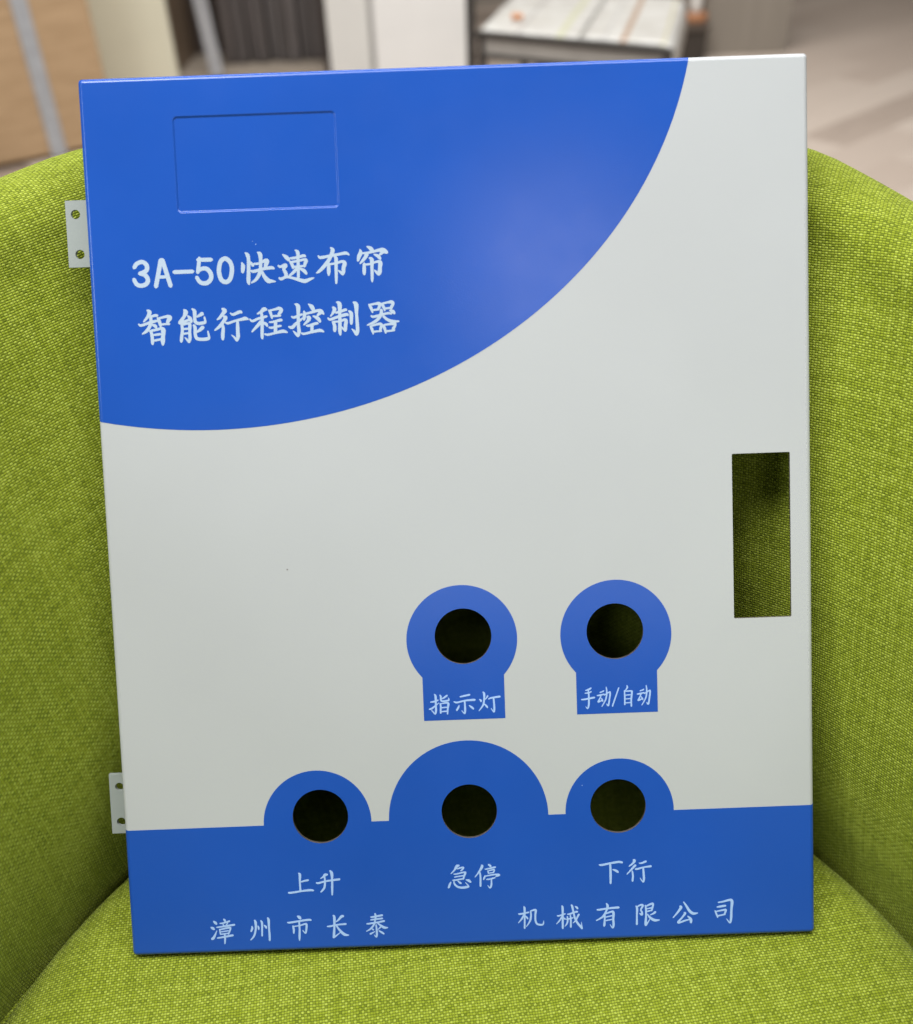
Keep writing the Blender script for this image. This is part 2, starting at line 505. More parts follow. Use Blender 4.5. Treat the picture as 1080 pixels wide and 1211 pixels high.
def make_armchair():
    root = empty('armchair', (0, -0.05, FLOOR), 'lime green woven tub armchair carrying the blue and white metal door', 'armchair')
    off = Vector((0, -0.05, FLOOR))
    cols = [(-92, ARM * (1 - k / 8)) for k in range(8)]
    cols += [(-92 + 184 * k / 92, 0.0) for k in range(93)]
    cols += [(92, ARM * (k + 1) / 8) for k in range(8)]
    vs, uvs, fs = [], [], []
    prof_n = None
    L_ = 0.0
    last = None
    for ci, (ang, arm) in enumerate(cols):
        top = interp(ang, RIM) - arm * 0.12
        rad = 0.022
        ring = []
        nz = 34
        zt = top - rad
        for k in range(nz + 1):                    # inner face
            z = lerp(-0.09, zt, k / nz)
            p, nrm = inner(ang, arm, z)
            ring.append(p)
        base, nrm = inner(ang, arm, zt)
        slope = Vector((0, (TOP_YC - SEAT_YC) / 0.27, 1)).normalized()
        for k in range(1, 15):                     # rolled rim
            a_ = math.pi * k / 14
            ring.append(base + nrm * (rad * 1.15 * (1 - math.cos(a_))) + slope * (rad * math.sin(a_)))
        ob = ring[-1]
        for k in range(1, 9):                      # outer face
            z = lerp(ob.z, -0.22, k / 8)
            ring.append(Vector((ob.x, ob.y, 0)) + nrm * 0.012 * math.sin(k / 8 * math.pi) + Vector((0, -0.30 * (ob.z - z) * 0.5, z)))
        prof_n = len(ring)
        mid = ring[nz // 2]
        if last is not None: L_ += (mid - last).length
        last = mid.copy()
        d = 0.0
        for i, p in enumerate(ring):
            if i: d += (p - ring[i - 1]).length
            vs.append(p - off); uvs.append((L_, d))
    nc = len(cols)
    for c in range(nc - 1):
        for i in range(prof_n - 1):
            a_ = c * prof_n + i
            fs.append((a_, a_ + prof_n, a_ + prof_n + 1, a_ + 1))
    fs.append(tuple(range(prof_n)))
    fs.append(tuple((nc - 1) * prof_n + i for i in range(prof_n))[::-1])
    me = bpy.data.meshes.new('back_rest')
    me.from_pydata([tuple(v) for v in vs], [], fs)
    uvl = me.uv_layers.new(name='UVMap')
    for lp in me.loops:
        uvl.data[lp.index].uv = uvs[lp.vertex_index]
    me.polygons.foreach_set('use_smooth', [True] * (len(fs) - 2) + [False] * 2)
    link('back_rest', me, M['fabric'], root)

    # seat cushion, domed, its edge rolling down into the crease
    vs, uvs, fs = [], [], []
    NX, NY = 90, 110
    rr = SEAT_R - 0.0035
    for j in range(NY + 1):
        y = lerp(-0.40, SEAT_YC + rr - 0.0005, j / NY)
        w = rr if y < SEAT_YC else math.sqrt(max(1e-8, rr * rr - (y - SEAT_YC) ** 2))
        w += 0.012 if y < SEAT_YC else 0.012 * max(0, 1 - (y - SEAT_YC) / 0.09)
        for i in range(NX + 1):
            q = -1 + 2 * i / NX
            q = math.sin(q * math.pi / 2)
            x = q * w
            dd = (rr - math.hypot(x, y - SEAT_YC)) if y > SEAT_YC else (rr + 0.012 - abs(x))
            dd = min(dd, y + 0.40)
            dd = max(0.0, dd)
            e = 0.034
            z = -0.004
            if dd < e:
                z -= 0.011 * (1 - math.sqrt(max(0, 1 - (1 - dd / e) ** 2)))
            z += 0.0006 * math.sin(31 * x + 5 * y) * math.sin(23 * y - 7 * x)
            z += -0.0025 * math.exp(-((y - 0.01) / 0.02) ** 2) * (1 if abs(x) < 0.145 else math.exp(-((abs(x) - 0.145) / 0.012) ** 2)) + 0.0024
            vs.append(Vector((x, y, z)) - off); uvs.append((x * 1.0 + 0.3, y))
    for j in range(NY):
        for i in range(NX):
            a_ = j * (NX + 1) + i
            mid = (vs[a_] + vs[a_ + NX + 2]) / 2 + off
            if mid.y > 0.044 and abs(mid.x) < 0.128: continue      # cushion cut away unseen, down to the black lining, to darken the door holes
            fs.append((a_, a_ + 1, a_ + NX + 2, a_ + NX + 1))
    nb = len(vs)
    rim = [i for i in range(NX + 1)] + [(j) * (NX + 1) + NX for j in range(1, NY + 1)] + \
          [NY * (NX + 1) + i for i in range(NX - 1, -1, -1)] + [j * (NX + 1) for j in range(NY - 1, 0, -1)]
    for k in rim:
        v = vs[k] + Vector((0, 0, -0.11)); vs.append(v); uvs.append((uvs[k][0], uvs[k][1] - 0.11))
    for k in range(len(rim)):
        k2 = (k + 1) % len(rim)
        fs.append((rim[k], nb + k, nb + k2, rim[k2]))
    fs.append(tuple(nb + k for k in range(len(rim)))[::-1])
    me = bpy.data.meshes.new('seat_cushion')
    me.from_pydata([tuple(v) for v in vs], [], fs)
    uvl = me.uv_layers.new(name='UVMap')
    for lp in me.loops:
        uvl.data[lp.index].uv = uvs[lp.vertex_index]
    me.polygons.foreach_set('use_smooth', [True] * (len(fs) - 1) + [False])
    link('seat_cushion', me, M['fabric'], root)

    boxes('base', [(-0.215, 0.215, -0.36, 0.18, 0.18, 0.31)], M['under'], root, 0.02)
    for x in (-0.18, 0.18):
        for y in (-0.32, 0.14):
            l = lathe('leg', [(0.013, 0.0), (0.02, 0.18)], M['leg'], root, 16)
            l.location = (x, y, 0)
    return root


make_armchair()

# ---------------------------------------------------------------- the sheet metal door
# Everything on it is drawn in millimetres on the flat door (u right, v up) and bent round its folded edges.
HW, HH, BR = 140.7, 176.8, 2.1             # outer half width, half height, fold radius
FU, FV = HW - BR, HH - BR                  # where the folds begin
BL = BR * math.pi / 2                      # developed length of a fold
FLANGE = 16.0
REC = (-105.0, 124.2, -41.6, 161.4)        # pressed recess
REC_R, REC_W, REC_D = 2.0, 1.0, 0.48


def sd_rrect(u, v, x0, y0, x1, y1, r):
    cx, cy = (x0 + x1) / 2, (y0 + y1) / 2
    qx = abs(u - cx) - (x1 - x0) / 2 + r
    qy = abs(v - cy) - (y1 - y0) / 2 + r
    return math.hypot(max(qx, 0), max(qy, 0)) + min(max(qx, qy), 0) - r


def fold(t, f):
    """developed coordinate -> (coordinate on the door, drop)"""
    s = 1 if t >= 0 else -1
    t = abs(t)
    if t <= f: return s * t, 0.0
    if t <= f + BL:
        a_ = (t - f) / BR
        return s * (f + BR * math.sin(a_)), BR * (1 - math.cos(a_))
    return s * (f + BR), BR + (t - f - BL)


def base_pt(u, v):
    x, dz1 = fold(u, FU)
    y, dz2 = fold(v, FV)
    z = -dz1 - dz2
    s = sd_rrect(u, v, *REC, REC_R)
    if s < 0:
        q = min(1, -s / REC_W)
        z -= REC_D * q * q * (3 - 2 * q)
    # sheet metal is never quite flat
    z += 0.10 * math.sin(u / 61.0 + 0.7) * math.sin(v / 83.0 + 0.4)
    return Vector((x, y, z))


def nrm(u, v):
    e = 0.02
    n_ = (base_pt(u + e, v) - base_pt(u - e, v)).cross(base_pt(u, v + e) - base_pt(u, v - e))
    return n_.normalized()


def at(u, v, off):
    return (base_pt(u, v) + nrm(u, v) * off) * 0.001


def circle(cx, cy, r, n=72, a0=0, a1=360):
    return [(cx + r * math.cos(R(a0 + (a1 - a0) * k / n)), cy + r * math.sin(R(a0 + (a1 - a0) * k / n))) for k in range(n if a1 - a0 >= 360 else n + 1)]


def rrect(x0, y0, x1, y1, r, n=6):
    out = []
    for cx, cy, a0 in ((x1 - r, y1 - r, 0), (x0 + r, y1 - r, 90), (x0 + r, y0 + r, 180), (x1 - r, y0 + r, 270)):
        out += circle(cx, cy, r, n, a0, a0 + 90)
    return out


def in_poly(u, v, poly):
    c = False
    j = len(poly) - 1
    for i in range(len(poly)):
        xi, yi = poly[i]; xj, yj = poly[j]
        if (yi > v) != (yj > v) and u < (xj - xi) * (v - yi) / (yj - yi) + xi: c = not c
        j = i
    return c


def build_sheet(name, loops, lines, inside, off, thick, mats, parent, back=False, rim_mat=0):
    """triangulate the region of the flat door where inside(u, v) holds and lay it on the bent door"""
    vs, es = [], []
    for lp in loops:
        b = len(vs)
        vs += [Vector(p) for p in lp]
        es += [(b + k, b + (k + 1) % len(lp)) for k in range(len(lp))]
    for ln in lines:
        b = len(vs)
        vs += [Vector(p) for p in ln]
        es += [(b + k, b + k + 1) for k in range(len(ln) - 1)]
    V, E, F = delaunay_2d_cdt(vs, es, [], 0, 1e-4)[:3]
    tris = []
    for f in F:
        cx = sum(V[i][0] for i in f) / len(f); cy = sum(V[i][1] for i in f) / len(f)
        if inside(cx, cy): tris.append(tuple(f))
    return raise_sheet(name, V, tris, off, thick, mats, parent, back, rim_mat)


def raise_sheet(name, V, tris, off, thick, mats, parent, back=False, rim_mat=0):
    used = sorted({i for f in tris for i in f})
    idx = {o: k for k, o in enumerate(used)}
    N = [nrm(V[i][0], V[i][1]) for i in used]
    top = [at(V[i][0], V[i][1], off) for i in used]
    low = [at(V[i][0], V[i][1], off - thick) for i in used]
    n = len(used)
    verts = top + low
    faces, fn, mi = [], [], []
    edges = {}
    for f in tris:
        g = tuple(idx[i] for i in f)
        a_, b_, c_ = (V[i] for i in f[:3])
        if (b_[0] - a_[0]) * (c_[1] - a_[1]) - (b_[1] - a_[1]) * (c_[0] - a_[0]) < 0: g = g[::-1]
        faces.append(g); fn.append([N[i] for i in g]); mi.append(0)
        if back:
            faces.append(tuple(i + n for i in g[::-1])); fn.append([-N[i] for i in g[::-1]]); mi.append(2)
        for k in range(len(g)):
            e = (g[k], g[(k + 1) % len(g)])
            edges[e] = edges.get(e, 0) + 1
    for (a_, b_) in list(edges):
        if (b_, a_) not in edges:
            q = (b_, a_, a_ + n, b_ + n)
            d = (verts[a_] - verts[b_]).cross(verts[b_ + n] - verts[b_])
            if d.length == 0: continue
            d.normalize()
            faces.append(q); fn.append([d] * 4); mi.append(rim_mat)
    me = bpy.data.meshes.new(name)
    me.from_pydata([tuple(v) for v in verts], [], faces)
    for mt in mats: me.materials.append(mt)
    me.polygons.foreach_set('material_index', mi)
    me.polygons.foreach_set('use_smooth', [True] * len(faces))
    me.update()
    me.normals_split_custom_set([tuple(v) for f in fn for v in f])
    return link(name, me, None, parent)


# bend lines as construction lines, so that the folds are round
EXT_U, EXT_V = FU + BL + FLANGE, FV + BL + FLANGE
bend_lines = []
for k in range(7):
    t_ = k / 6 * BL
    for s in (1, -1):
        bend_lines.append([(s * (FU + t_), -EXT_V - 1), (s * (FU + t_), EXT_V + 1)])
        bend_lines.append([(-EXT_U - 1, s * (FV + t_)), (EXT_U + 1, s * (FV + t_))])
flat_grid = [[(-EXT_U, y), (EXT_U, y)] for y in range(-160, 161, 20)] + [[(x, -EXT_V), (x, EXT_V)] for x in range(-120, 121, 20)]
rec_loops = [rrect(REC[0] + d, REC[1] + d, REC[2] - d, REC[3] - d, max(0.3, REC_R - d)) for d in (0, 0.16, 0.33, 0.5, 0.67, 0.84, REC_W)]

HOLES = [circle(0.2, -47.1, 11.4), circle(61.2, -47.2, 11.4), circle(-60.5, -119.8, 11.3), circle(0.2, -119.8, 11.3), circle(60.8, -119.8, 11.3)]
SLOT = rrect(109.1, -43.7, 132.1, 22.7, 0.5, 3)


def pierced(u, v):
    for cx, cy, r in ((0.2, -47.1, 11.4), (61.2, -47.2, 11.4), (-60.5, -119.8, 11.3), (0.2, -119.8, 11.3), (60.8, -119.8, 11.3)):
        if (u - cx) ** 2 + (v - cy) ** 2 < r * r * 0.9995: return True
    return in_poly(u, v, SLOT)


C0 = 0.55 * BL                              # the corners are notched so that the flanges fold without tearing


def on_blank(u, v):
    au, av = abs(u), abs(v)
    if au > EXT_U or av > EXT_V: return False
    if au > FU + C0 and av > FV + C0: return False
    return not pierced(u, v)


door = empty('cabinet_door', (0, 0, 0), 'blue and white metal control cabinet door with round holes leaning on the green chair', 'metal door')
blank = [(-EXT_U, -EXT_V), (EXT_U, -EXT_V), (EXT_U, EXT_V), (-EXT_U, EXT_V)]
notch = []
for sx_ in (1, -1):
    for sy_ in (1, -1):
        notch.append([(sx_ * (FU + C0), sy_ * (EXT_V + 1)), (sx_ * (FU + C0), sy_ * (FV + C0)), (sx_ * (EXT_U + 1), sy_ * (FV + C0))])
build_sheet('door_sheet', [blank] + HOLES + [SLOT] + rec_loops, bend_lines + flat_grid + notch, on_blank, 0.0, 1.1,
            [M['white'], M['bare'], M['back']], door, True, 1)

# printed blue fields
ARC_C, ARC_A, ARC_B = (-94.17, 204.5), 191.8, 165.0
arc_loop = [(ARC_C[0] + ARC_A * math.cos(R(a_)), ARC_C[1] + ARC_B * math.sin(R(a_))) for a_ in [x * 1.5 for x in range(240)]]
PE = 1.2                                    # how far the ink runs round the fold onto the flange


def in_arc(u, v):
    if u < -(FU + BL + PE) or v > FV + BL + PE or (u < -(FU + C0) and v > FV + C0): return False
    return ((u - ARC_C[0]) / ARC_A) ** 2 + ((v - ARC_C[1]) / ARC_B) ** 2 < 1


frame = [(-(FU + BL + PE), -(FV + BL + PE)), (FU + BL + PE, -(FV + BL + PE)), (FU + BL + PE, FV + BL + PE), (-(FU + BL + PE), FV + BL + PE)]
arc = build_sheet('printed_quarter_field', [frame, arc_loop] + rec_loops, bend_lines + flat_grid + notch, in_arc, 0.06, 0.06, [M['blue']], door)

DOMES = [(-61.75, -122.4, 21.95), (-0.15, -122.6, 32.5), (61.4, -121.9, 22.05)]


def band_top(u): return -122.95 + 0.0030 * (u + 140)


band_line = [(-EXT_U - 1, band_top(-EXT_U - 1)), (EXT_U + 1, band_top(EXT_U + 1))]


def in_band(u, v):
    if abs(u) > FU + BL + PE or v < -(FV + BL + PE) or (abs(u) > FU + C0 and v < -(FV + C0)): return False
    if pierced(u, v): return False
    if v < band_top(u): return True
    return v < -90 and any((u - a_) ** 2 + (v - b_) ** 2 < r * r for a_, b_, r in DOMES)


band = build_sheet('printed_bottom_band', [frame] + [circle(a_, b_, r, 96) for a_, b_, r in DOMES] + HOLES[2:],
                   bend_lines + flat_grid + notch + [band_line], in_band, 0.06, 0.06, [M['blue']], door)


def surround(cx, cy, r, x0, x1, y0, hole, label):
    tab = [(x0, y0), (x1, y0), (x1, cy), (x0, cy)]

    def ins(u, v):
        if pierced(u, v): return False
        return (u - cx) ** 2 + (v - cy) ** 2 < r * r or in_poly(u, v, tab)
    o = build_sheet('printed_hole_surround', [circle(cx, cy, r, 96), tab, hole], flat_grid, ins, 0.06, 0.06, [M['blue']], door)
    return o


sur_lamp = surround(-0.35, -48.4, 22.25, -16.75, 16.13, -81.4, HOLES[0], '')
sur_mode = surround(61.55, -48.5, 22.3, 45.15, 77.8, -80.95, HOLES[1], '')


# lettering: brush strokes as centre lines with a width at every point, (u, v, width) in millimetres
WRITING = {
    'title_first': [
        [(-80.82, 104.52, 0.5), (-80.39, 103.17, 1.6), (-80.61, 101.18, 1.34), (-80.69, 100.6, 0.5)],
        [(-79.44, 108.38, 0.25), (-78.49, 107.43, 1.51), (-78.12, 105.75, 1.34), (-78.31, 101.1, 1.43), (-78.55, 97.44, 1.51), (-78.4, 96.1, 0.84)],
        [(-77.46, 104.57, 0.84), (-76.59, 103.37, 1.18), (-76.44, 103.12, 0.5)],
        [(-76.07, 103.85, 0.84), (-74.04, 103.95, 1.01), (-71.46, 105.18, 1.18)],
        [(-71.46, 105.18, 1.18), (-70.98, 104.67, 1.85), (-71.48, 103.19, 1.51), (-71.8, 101.87, 1.18)],
        [(-77.29, 101.23, 0.84), (-76.22, 100.94, 1.26), (-72.81, 101.74, 1.09), (-69.43, 102.12, 1.34), (-68.35, 101.74, 0.76)],
        [(-74.49, 108.28, 0.5), (-73.53, 107.42, 1.68), (-73.4, 105.09, 1.34), (-73.64, 101.93, 1.34), (-74.26, 99.62, 1.43), (-75.71, 97.67, 1.18), (-77.45, 96.57, 0.59)],
        [(-73.19, 100.92, 1.01), (-72.28, 98.89, 1.43), (-70.85, 97.17, 1.85), (-69.69, 96.96, 1.35), (-68.01, 96.73, 0.5)],
        [(-64.76, 107.11, 0.5), (-63.47, 106.06, 1.51), (-62.59, 105.03, 1.34), (-62.61, 104.7, 0.5)],
        [(-66.65, 102.85, 0.67), (-65.84, 102.32, 1.01), (-64.12, 103.01, 1.18), (-63.81, 102.58, 1.51), (-64.54, 101.44, 1.26), (-63.79, 99.58, 1.43), (-63.84, 98.42, 1.34)],
        [(-66.55, 98.1, 0.67), (-65.73, 97.65, 1.18), (-63.68, 98.33, 1.01), (-61.18, 97.82, 1.01), (-58.53, 96.98, 1.35), (-56.53, 96.49, 1.51), (-54.65, 97.09, 1.18), (-53.03, 97.61, 0.59)],
        [(-61.81, 105.59, 0.67), (-61.14, 105.48, 1.01), (-58.78, 105.81, 1.01), (-56.57, 106.32, 1.17), (-55.91, 105.96, 0.67)],
        [(-61.96, 104.26, 0.84), (-61.26, 103.16, 1.26), (-60.83, 101.64, 1.01)],
        [(-61.55, 104, 0.84), (-58.84, 104.4, 0.92), (-56.3, 104.81, 1.01), (-55.65, 104.37, 1.34), (-56.12, 103.31, 1.34), (-56.43, 102.15, 1.01)],
        [(-60.63, 102.14, 0.84), (-58.61, 102.23, 0.92), (-56.25, 102.4, 0.84)],
        [(-59.82, 108.59, 0.42), (-58.85, 107.73, 1.43), (-58.8, 105.4, 1.17), (-58.87, 102.07, 1.26), (-58.99, 97.91, 1.09)],
        [(-59.14, 101.75, 1.01), (-60.56, 100.3, 1.26), (-62.57, 98.62, 0.76)],
        [(-58.15, 101.38, 0.84), (-56.68, 100.5, 1.43), (-55.81, 99.3, 1.01)],
        [(-50.89, 106.11, 0.5), (-50, 105.33, 1.17), (-46.45, 105.87, 1.09), (-42.22, 106.47, 1.09), (-40.03, 106.72, 1.26), (-38.88, 106.02, 0.59)],
        [(-45.97, 109.09, 0.5), (-45.17, 108.07, 1.59), (-45.76, 106.26, 1.43), (-47.04, 103.98, 1.43), (-48.99, 101.72, 1.43), (-50.92, 99.96, 1.09), (-51.87, 99.49, 0.5)],
        [(-46.92, 102.98, 1.18), (-47.01, 100.98, 1.43), (-47.08, 99.32, 1.34), (-47.13, 98.32, 0.5)],
        [(-46.6, 102.63, 0.84), (-44.06, 102.96, 0.92), (-41.68, 103.54, 1.09), (-40.7, 102.84, 1.6), (-41.2, 101.11, 1.51), (-41.36, 99.45, 1.43), (-41.74, 98.55, 0.84), (-42.53, 99.49, 0.92), (-43.34, 100.19, 0.42)],
        [(-44.61, 105.72, 0.84), (-43.98, 104.7, 1.43), (-44.12, 101.55, 1.26), (-44.19, 98.22, 1.18), (-44.31, 95.55, 0.92), (-44.33, 95.13, 0.34)],
        [(-31.81, 109, 0.5), (-30.49, 108.29, 1.51), (-29.78, 107.35, 1.51), (-29.71, 107.02, 0.84)],
        [(-34.54, 108.02, 0.34), (-34.34, 106.69, 1.51), (-35.08, 105.05, 1.51), (-35.48, 103.57, 0.84)],
        [(-33.6, 106.41, 0.76), (-30.39, 106.71, 0.92), (-27.34, 107.35, 1.26), (-25.66, 107.37, 1.85), (-24.35, 106.58, 1.51), (-23.95, 106.23, 0.5)],
        [(-25.69, 106.71, 1.51), (-26.74, 105.75, 1.01)],
        [(-31.93, 106.1, 1.68), (-32.48, 104.96, 1.43), (-33.55, 103.67, 1.18), (-34.69, 102.54, 0.67)],
        [(-29.09, 105.83, 0.67), (-27.61, 105.12, 1.34), (-26.89, 104.26, 1.18), (-26.74, 103.84, 0.5)],
        [(-33.09, 102.48, 1.01), (-33.18, 100.49, 1.43), (-33.25, 98.83, 1.26), (-33.2, 98.07, 0.5)],
        [(-33.45, 102, 0.84), (-30.92, 102.16, 0.84), (-28.2, 102.98, 0.92), (-26.87, 102.6, 1.68), (-27.04, 100.6, 1.51), (-27.19, 98.94, 1.6), (-27.65, 97.96, 0.84), (-28.53, 98.99, 1.01), (-29.26, 99.85, 0.42)],
        [(-30.99, 104.49, 0.67), (-30.09, 103.87, 1.51), (-30.13, 101.05, 1.26), (-30.19, 97.72, 1.18), (-30.26, 96.05, 1.01), (-30.3, 95.13, 0.34)],
        [(-122.85, 104.05, 1.57), (-121.73, 105.52, 1.65), (-119.63, 106.14, 1.65), (-118.04, 104.98, 1.73), (-117.95, 103.14, 1.73), (-119.25, 102.16, 1.65), (-120.93, 101.69, 1.48)],
        [(-120.93, 101.69, 1.48), (-118.89, 101.12, 1.73), (-117.77, 99.24, 1.73), (-118.48, 97.63, 1.73), (-120.38, 96.96, 1.65), (-122.21, 97.56, 1.65), (-123.21, 99.52, 1.57)],
        [(-114.8, 96.39, 1.73), (-112.29, 106.69, 1.73)],
        [(-109.04, 96.47, 1.73), (-111.71, 106.67, 1.73)],
        [(-113.59, 100.04, 1.24), (-110.07, 100.11, 1.24)],
        [(-107.42, 101.78, 1.57), (-100.07, 101.76, 1.48)],
        [(-97.88, 106.18, 1.57), (-92.6, 106.07, 1.57)],
        [(-97.22, 106.81, 1.48), (-98.15, 101.28, 1.48)],
        [(-98.29, 101.7, 1.4), (-96.5, 102.7, 1.57), (-94.45, 102.5, 1.73), (-93.11, 100.61, 1.73), (-93.22, 98.57, 1.73), (-94.75, 97.15, 1.73), (-96.61, 97.14, 1.65), (-97.8, 97.92, 1.57), (-98.66, 99.5, 1.49)],
        [(-87.02, 106.4, 1.73), (-85.63, 105.25, 1.73), (-84.9, 103.59, 1.73), (-84.8, 101.54, 1.73), (-85.34, 99.11, 1.73), (-86.24, 97.71, 1.73), (-87.51, 97.22, 1.73), (-88.92, 97.93, 1.73), (-89.65, 99.67, 1.73), (-89.86, 101.93, 1.73), (-89.3, 104.57, 1.73), (-88.37, 105.88, 1.73), (-87.02, 106.4, 1.73)],
    ],
    'title_second': [
        [(-118.86, 87.38, 0.59), (-117.89, 86.59, 1.69), (-118.67, 84.94, 1.18), (-119.76, 83.64, 0.93), (-120.48, 82.91, 0.51)],
        [(-117.67, 84.74, 0.84), (-116.12, 85.19, 1.1), (-115.11, 85.23, 1.01), (-114.87, 84.89, 0.51)],
        [(-122.47, 82.14, 0.51), (-121.58, 81.52, 1.01), (-118.65, 82.34, 1.1), (-115.91, 83, 1.1), (-114.72, 83.21, 0.67)],
        [(-117.65, 85.07, 1.18), (-117.52, 82.89, 1.35), (-118.23, 80.9, 1.35), (-119.51, 79.26, 1.27), (-121.18, 78.23, 0.59)],
        [(-117.17, 81.7, 0.67), (-116.02, 81.15, 1.35), (-115.56, 80.38, 0.84)],
        [(-114.99, 84.31, 0.67), (-114.38, 83.28, 1.26), (-113.97, 81.58, 1.27), (-113.85, 80.82, 0.67)],
        [(-114.5, 84.04, 0.84), (-112.11, 84.54, 1.01), (-110.92, 84.66, 1.35), (-110.11, 84.13, 1.85), (-110.86, 82.82, 1.43), (-111.07, 81.98, 1.18)],
        [(-113.8, 81.58, 0.84), (-111.93, 81.76, 0.84), (-110.41, 81.71, 0.84)],
        [(-118.24, 79.38, 0.68), (-117.55, 78.18, 1.27), (-117.42, 76.16, 1.27), (-117.43, 74.47, 1.18), (-117.37, 74.05, 0.51)],
        [(-117.65, 79.36, 1.01), (-115.43, 79.7, 1.01), (-113.55, 80.14, 1.18), (-112.92, 79.36, 1.86), (-113.12, 77.35, 1.6), (-113.34, 75, 1.69), (-113.42, 73.66, 0.84)],
        [(-116.65, 77.65, 0.84), (-114.87, 77.83, 1.01), (-114.19, 77.89, 0.84)],
        [(-116.78, 75.46, 0.84), (-114.99, 75.73, 0.93), (-113.96, 75.95, 0.84)],
        [(-104.47, 87.12, 0.51), (-103.77, 86.09, 1.85), (-104.46, 84.43, 1.26), (-105.73, 82.8, 1.43), (-106.6, 82.33, 0.67)],
        [(-106.45, 81.99, 1.18), (-105.44, 81.95, 1.18), (-103.71, 82.73, 1.01), (-102.51, 83.02, 1.01)],
        [(-103.09, 84.72, 0.51), (-102.14, 83.51, 1.52), (-101.71, 82.15, 1.01)],
        [(-105.48, 81.28, 1.18), (-105.44, 79.09, 1.18), (-105.82, 76.75, 1.27), (-106.1, 74.91, 1.18), (-106.11, 74.61, 0.34)],
        [(-105.14, 81.27, 0.84), (-103.09, 81.7, 1.01), (-102.44, 81.17, 1.35), (-102.59, 78.66, 1.18), (-102.65, 75.97, 1.27), (-103.04, 74.3, 0.68), (-103.79, 75.33, 0.84), (-104.66, 76.29, 0.34)],
        [(-104.9, 79.55, 0.84), (-103.21, 79.65, 0.84)],
        [(-105.01, 77.7, 0.84), (-103.31, 77.89, 0.84)],
        [(-101.25, 87.34, 0.51), (-100.3, 86.3, 1.52), (-100.35, 83.95, 1.26), (-100.19, 82.27, 1.35), (-99.05, 81.55, 1.27), (-97.35, 81.66, 1.27), (-96.32, 81.96, 1.01), (-96.55, 83.98, 0.67)],
        [(-97.32, 85.27, 1.6), (-98.19, 84.8, 1.26), (-99.58, 84.09, 0.67)],
        [(-100.94, 80.95, 0.84), (-100.4, 79.92, 1.35), (-100.47, 77.24, 1.27), (-99.88, 75.7, 1.35), (-98.04, 75.3, 1.27), (-96.01, 75.39, 1.35), (-95.14, 75.87, 1.01), (-95.5, 78.4, 0.59)],
        [(-97.36, 79.98, 1.52), (-98.51, 79.02, 1.27), (-99.91, 78.14, 0.68)],
        [(-89.41, 86.9, 0.84), (-88.44, 86.11, 1.69), (-89.35, 84.89, 1.35), (-90.61, 83.42, 1.1), (-91.57, 82.79, 0.59)],
        [(-88.89, 83.87, 1.01), (-88.25, 83.34, 1.52), (-89.35, 81.7, 1.35), (-90.79, 80.07, 1.27), (-92.73, 78.63, 0.59)],
        [(-89.56, 80.87, 0.84), (-89.4, 79.18, 1.27), (-89.69, 77.01, 1.43), (-89.78, 75.33, 1.18), (-89.72, 74.74, 0.42)],
        [(-86.3, 85.11, 0.51), (-85.32, 84.49, 1.01), (-83.6, 85.1, 1.26), (-82.4, 85.48, 1.26), (-81.82, 85.12, 0.67)],
        [(-88.35, 81.5, 0.67), (-87.35, 81.21, 1.01), (-84.6, 82.03, 0.93), (-82.04, 82.53, 1.18), (-80.51, 82.81, 1.43), (-79.35, 82.43, 0.51)],
        [(-83.66, 82.34, 0.84), (-83.71, 79.82, 1.35), (-83.76, 77.3, 1.43), (-83.75, 75.78, 1.52), (-84.34, 74.29, 0.76), (-85.12, 75.5, 0.84), (-86.25, 76.55, 0.34)],
        [(-72.02, 85.93, 0.67), (-73.02, 86.14, 1.69), (-74.25, 85.18, 1.18), (-75.72, 84.47, 0.67)],
        [(-78.86, 82.49, 0.51), (-77.8, 81.7, 1.01), (-75.57, 82.54, 1.01), (-73.17, 83.12, 1.01), (-72.07, 83.34, 0.84)],
        [(-74.17, 85.01, 1.01), (-73.96, 82.65, 1.26), (-74.13, 79.3, 1.27), (-74.3, 75.94, 1.27), (-74.27, 74.76, 0.84)],
        [(-74.44, 81.49, 1.18), (-75.87, 79.86, 1.27), (-78.19, 77.59, 0.68)],
        [(-73.45, 80.95, 0.84), (-72.47, 80.25, 1.27), (-72.09, 79.48, 0.67)],
        [(-71.19, 85.74, 0.67), (-70.56, 84.71, 1.18), (-70.08, 82.51, 0.76)],
        [(-70.86, 85.56, 0.76), (-68.64, 85.98, 0.93), (-67.11, 86.26, 1.35), (-66.3, 85.56, 1.43), (-67.13, 84.25, 1.26), (-67.6, 83.26, 0.84)],
        [(-70.12, 83.35, 0.76), (-68.43, 83.37, 0.84), (-66.75, 83.4, 0.76)],
        [(-71.17, 81.04, 0.67), (-69.9, 81.08, 0.84), (-68.19, 81.44, 1.01), (-66.66, 81.72, 1.18), (-66.34, 81.45, 0.51)],
        [(-71.44, 79.03, 0.67), (-70.35, 78.83, 0.93), (-68.3, 79.26, 0.93), (-66.77, 79.45, 0.93)],
        [(-73.26, 76.49, 0.68), (-72, 76.19, 0.93), (-69.1, 76.76, 0.93), (-66.03, 77.33, 1.35), (-64.37, 76.76, 0.59)],
        [(-68.8, 81.12, 1.35), (-68.9, 79.11, 1.35), (-69, 77.1, 1.35)],
        [(-62.41, 82.88, 0.67), (-61.5, 82.52, 1.01), (-59.78, 83.12, 1.01), (-58.23, 83.66, 0.84)],
        [(-60.9, 87.77, 0.51), (-59.69, 86.81, 1.68), (-59.76, 83.46, 1.26), (-59.88, 79.27, 1.27), (-59.74, 76.91, 1.43), (-60.24, 75.24, 0.93), (-61.12, 76.29, 1.01), (-62.08, 77.33, 0.34)],
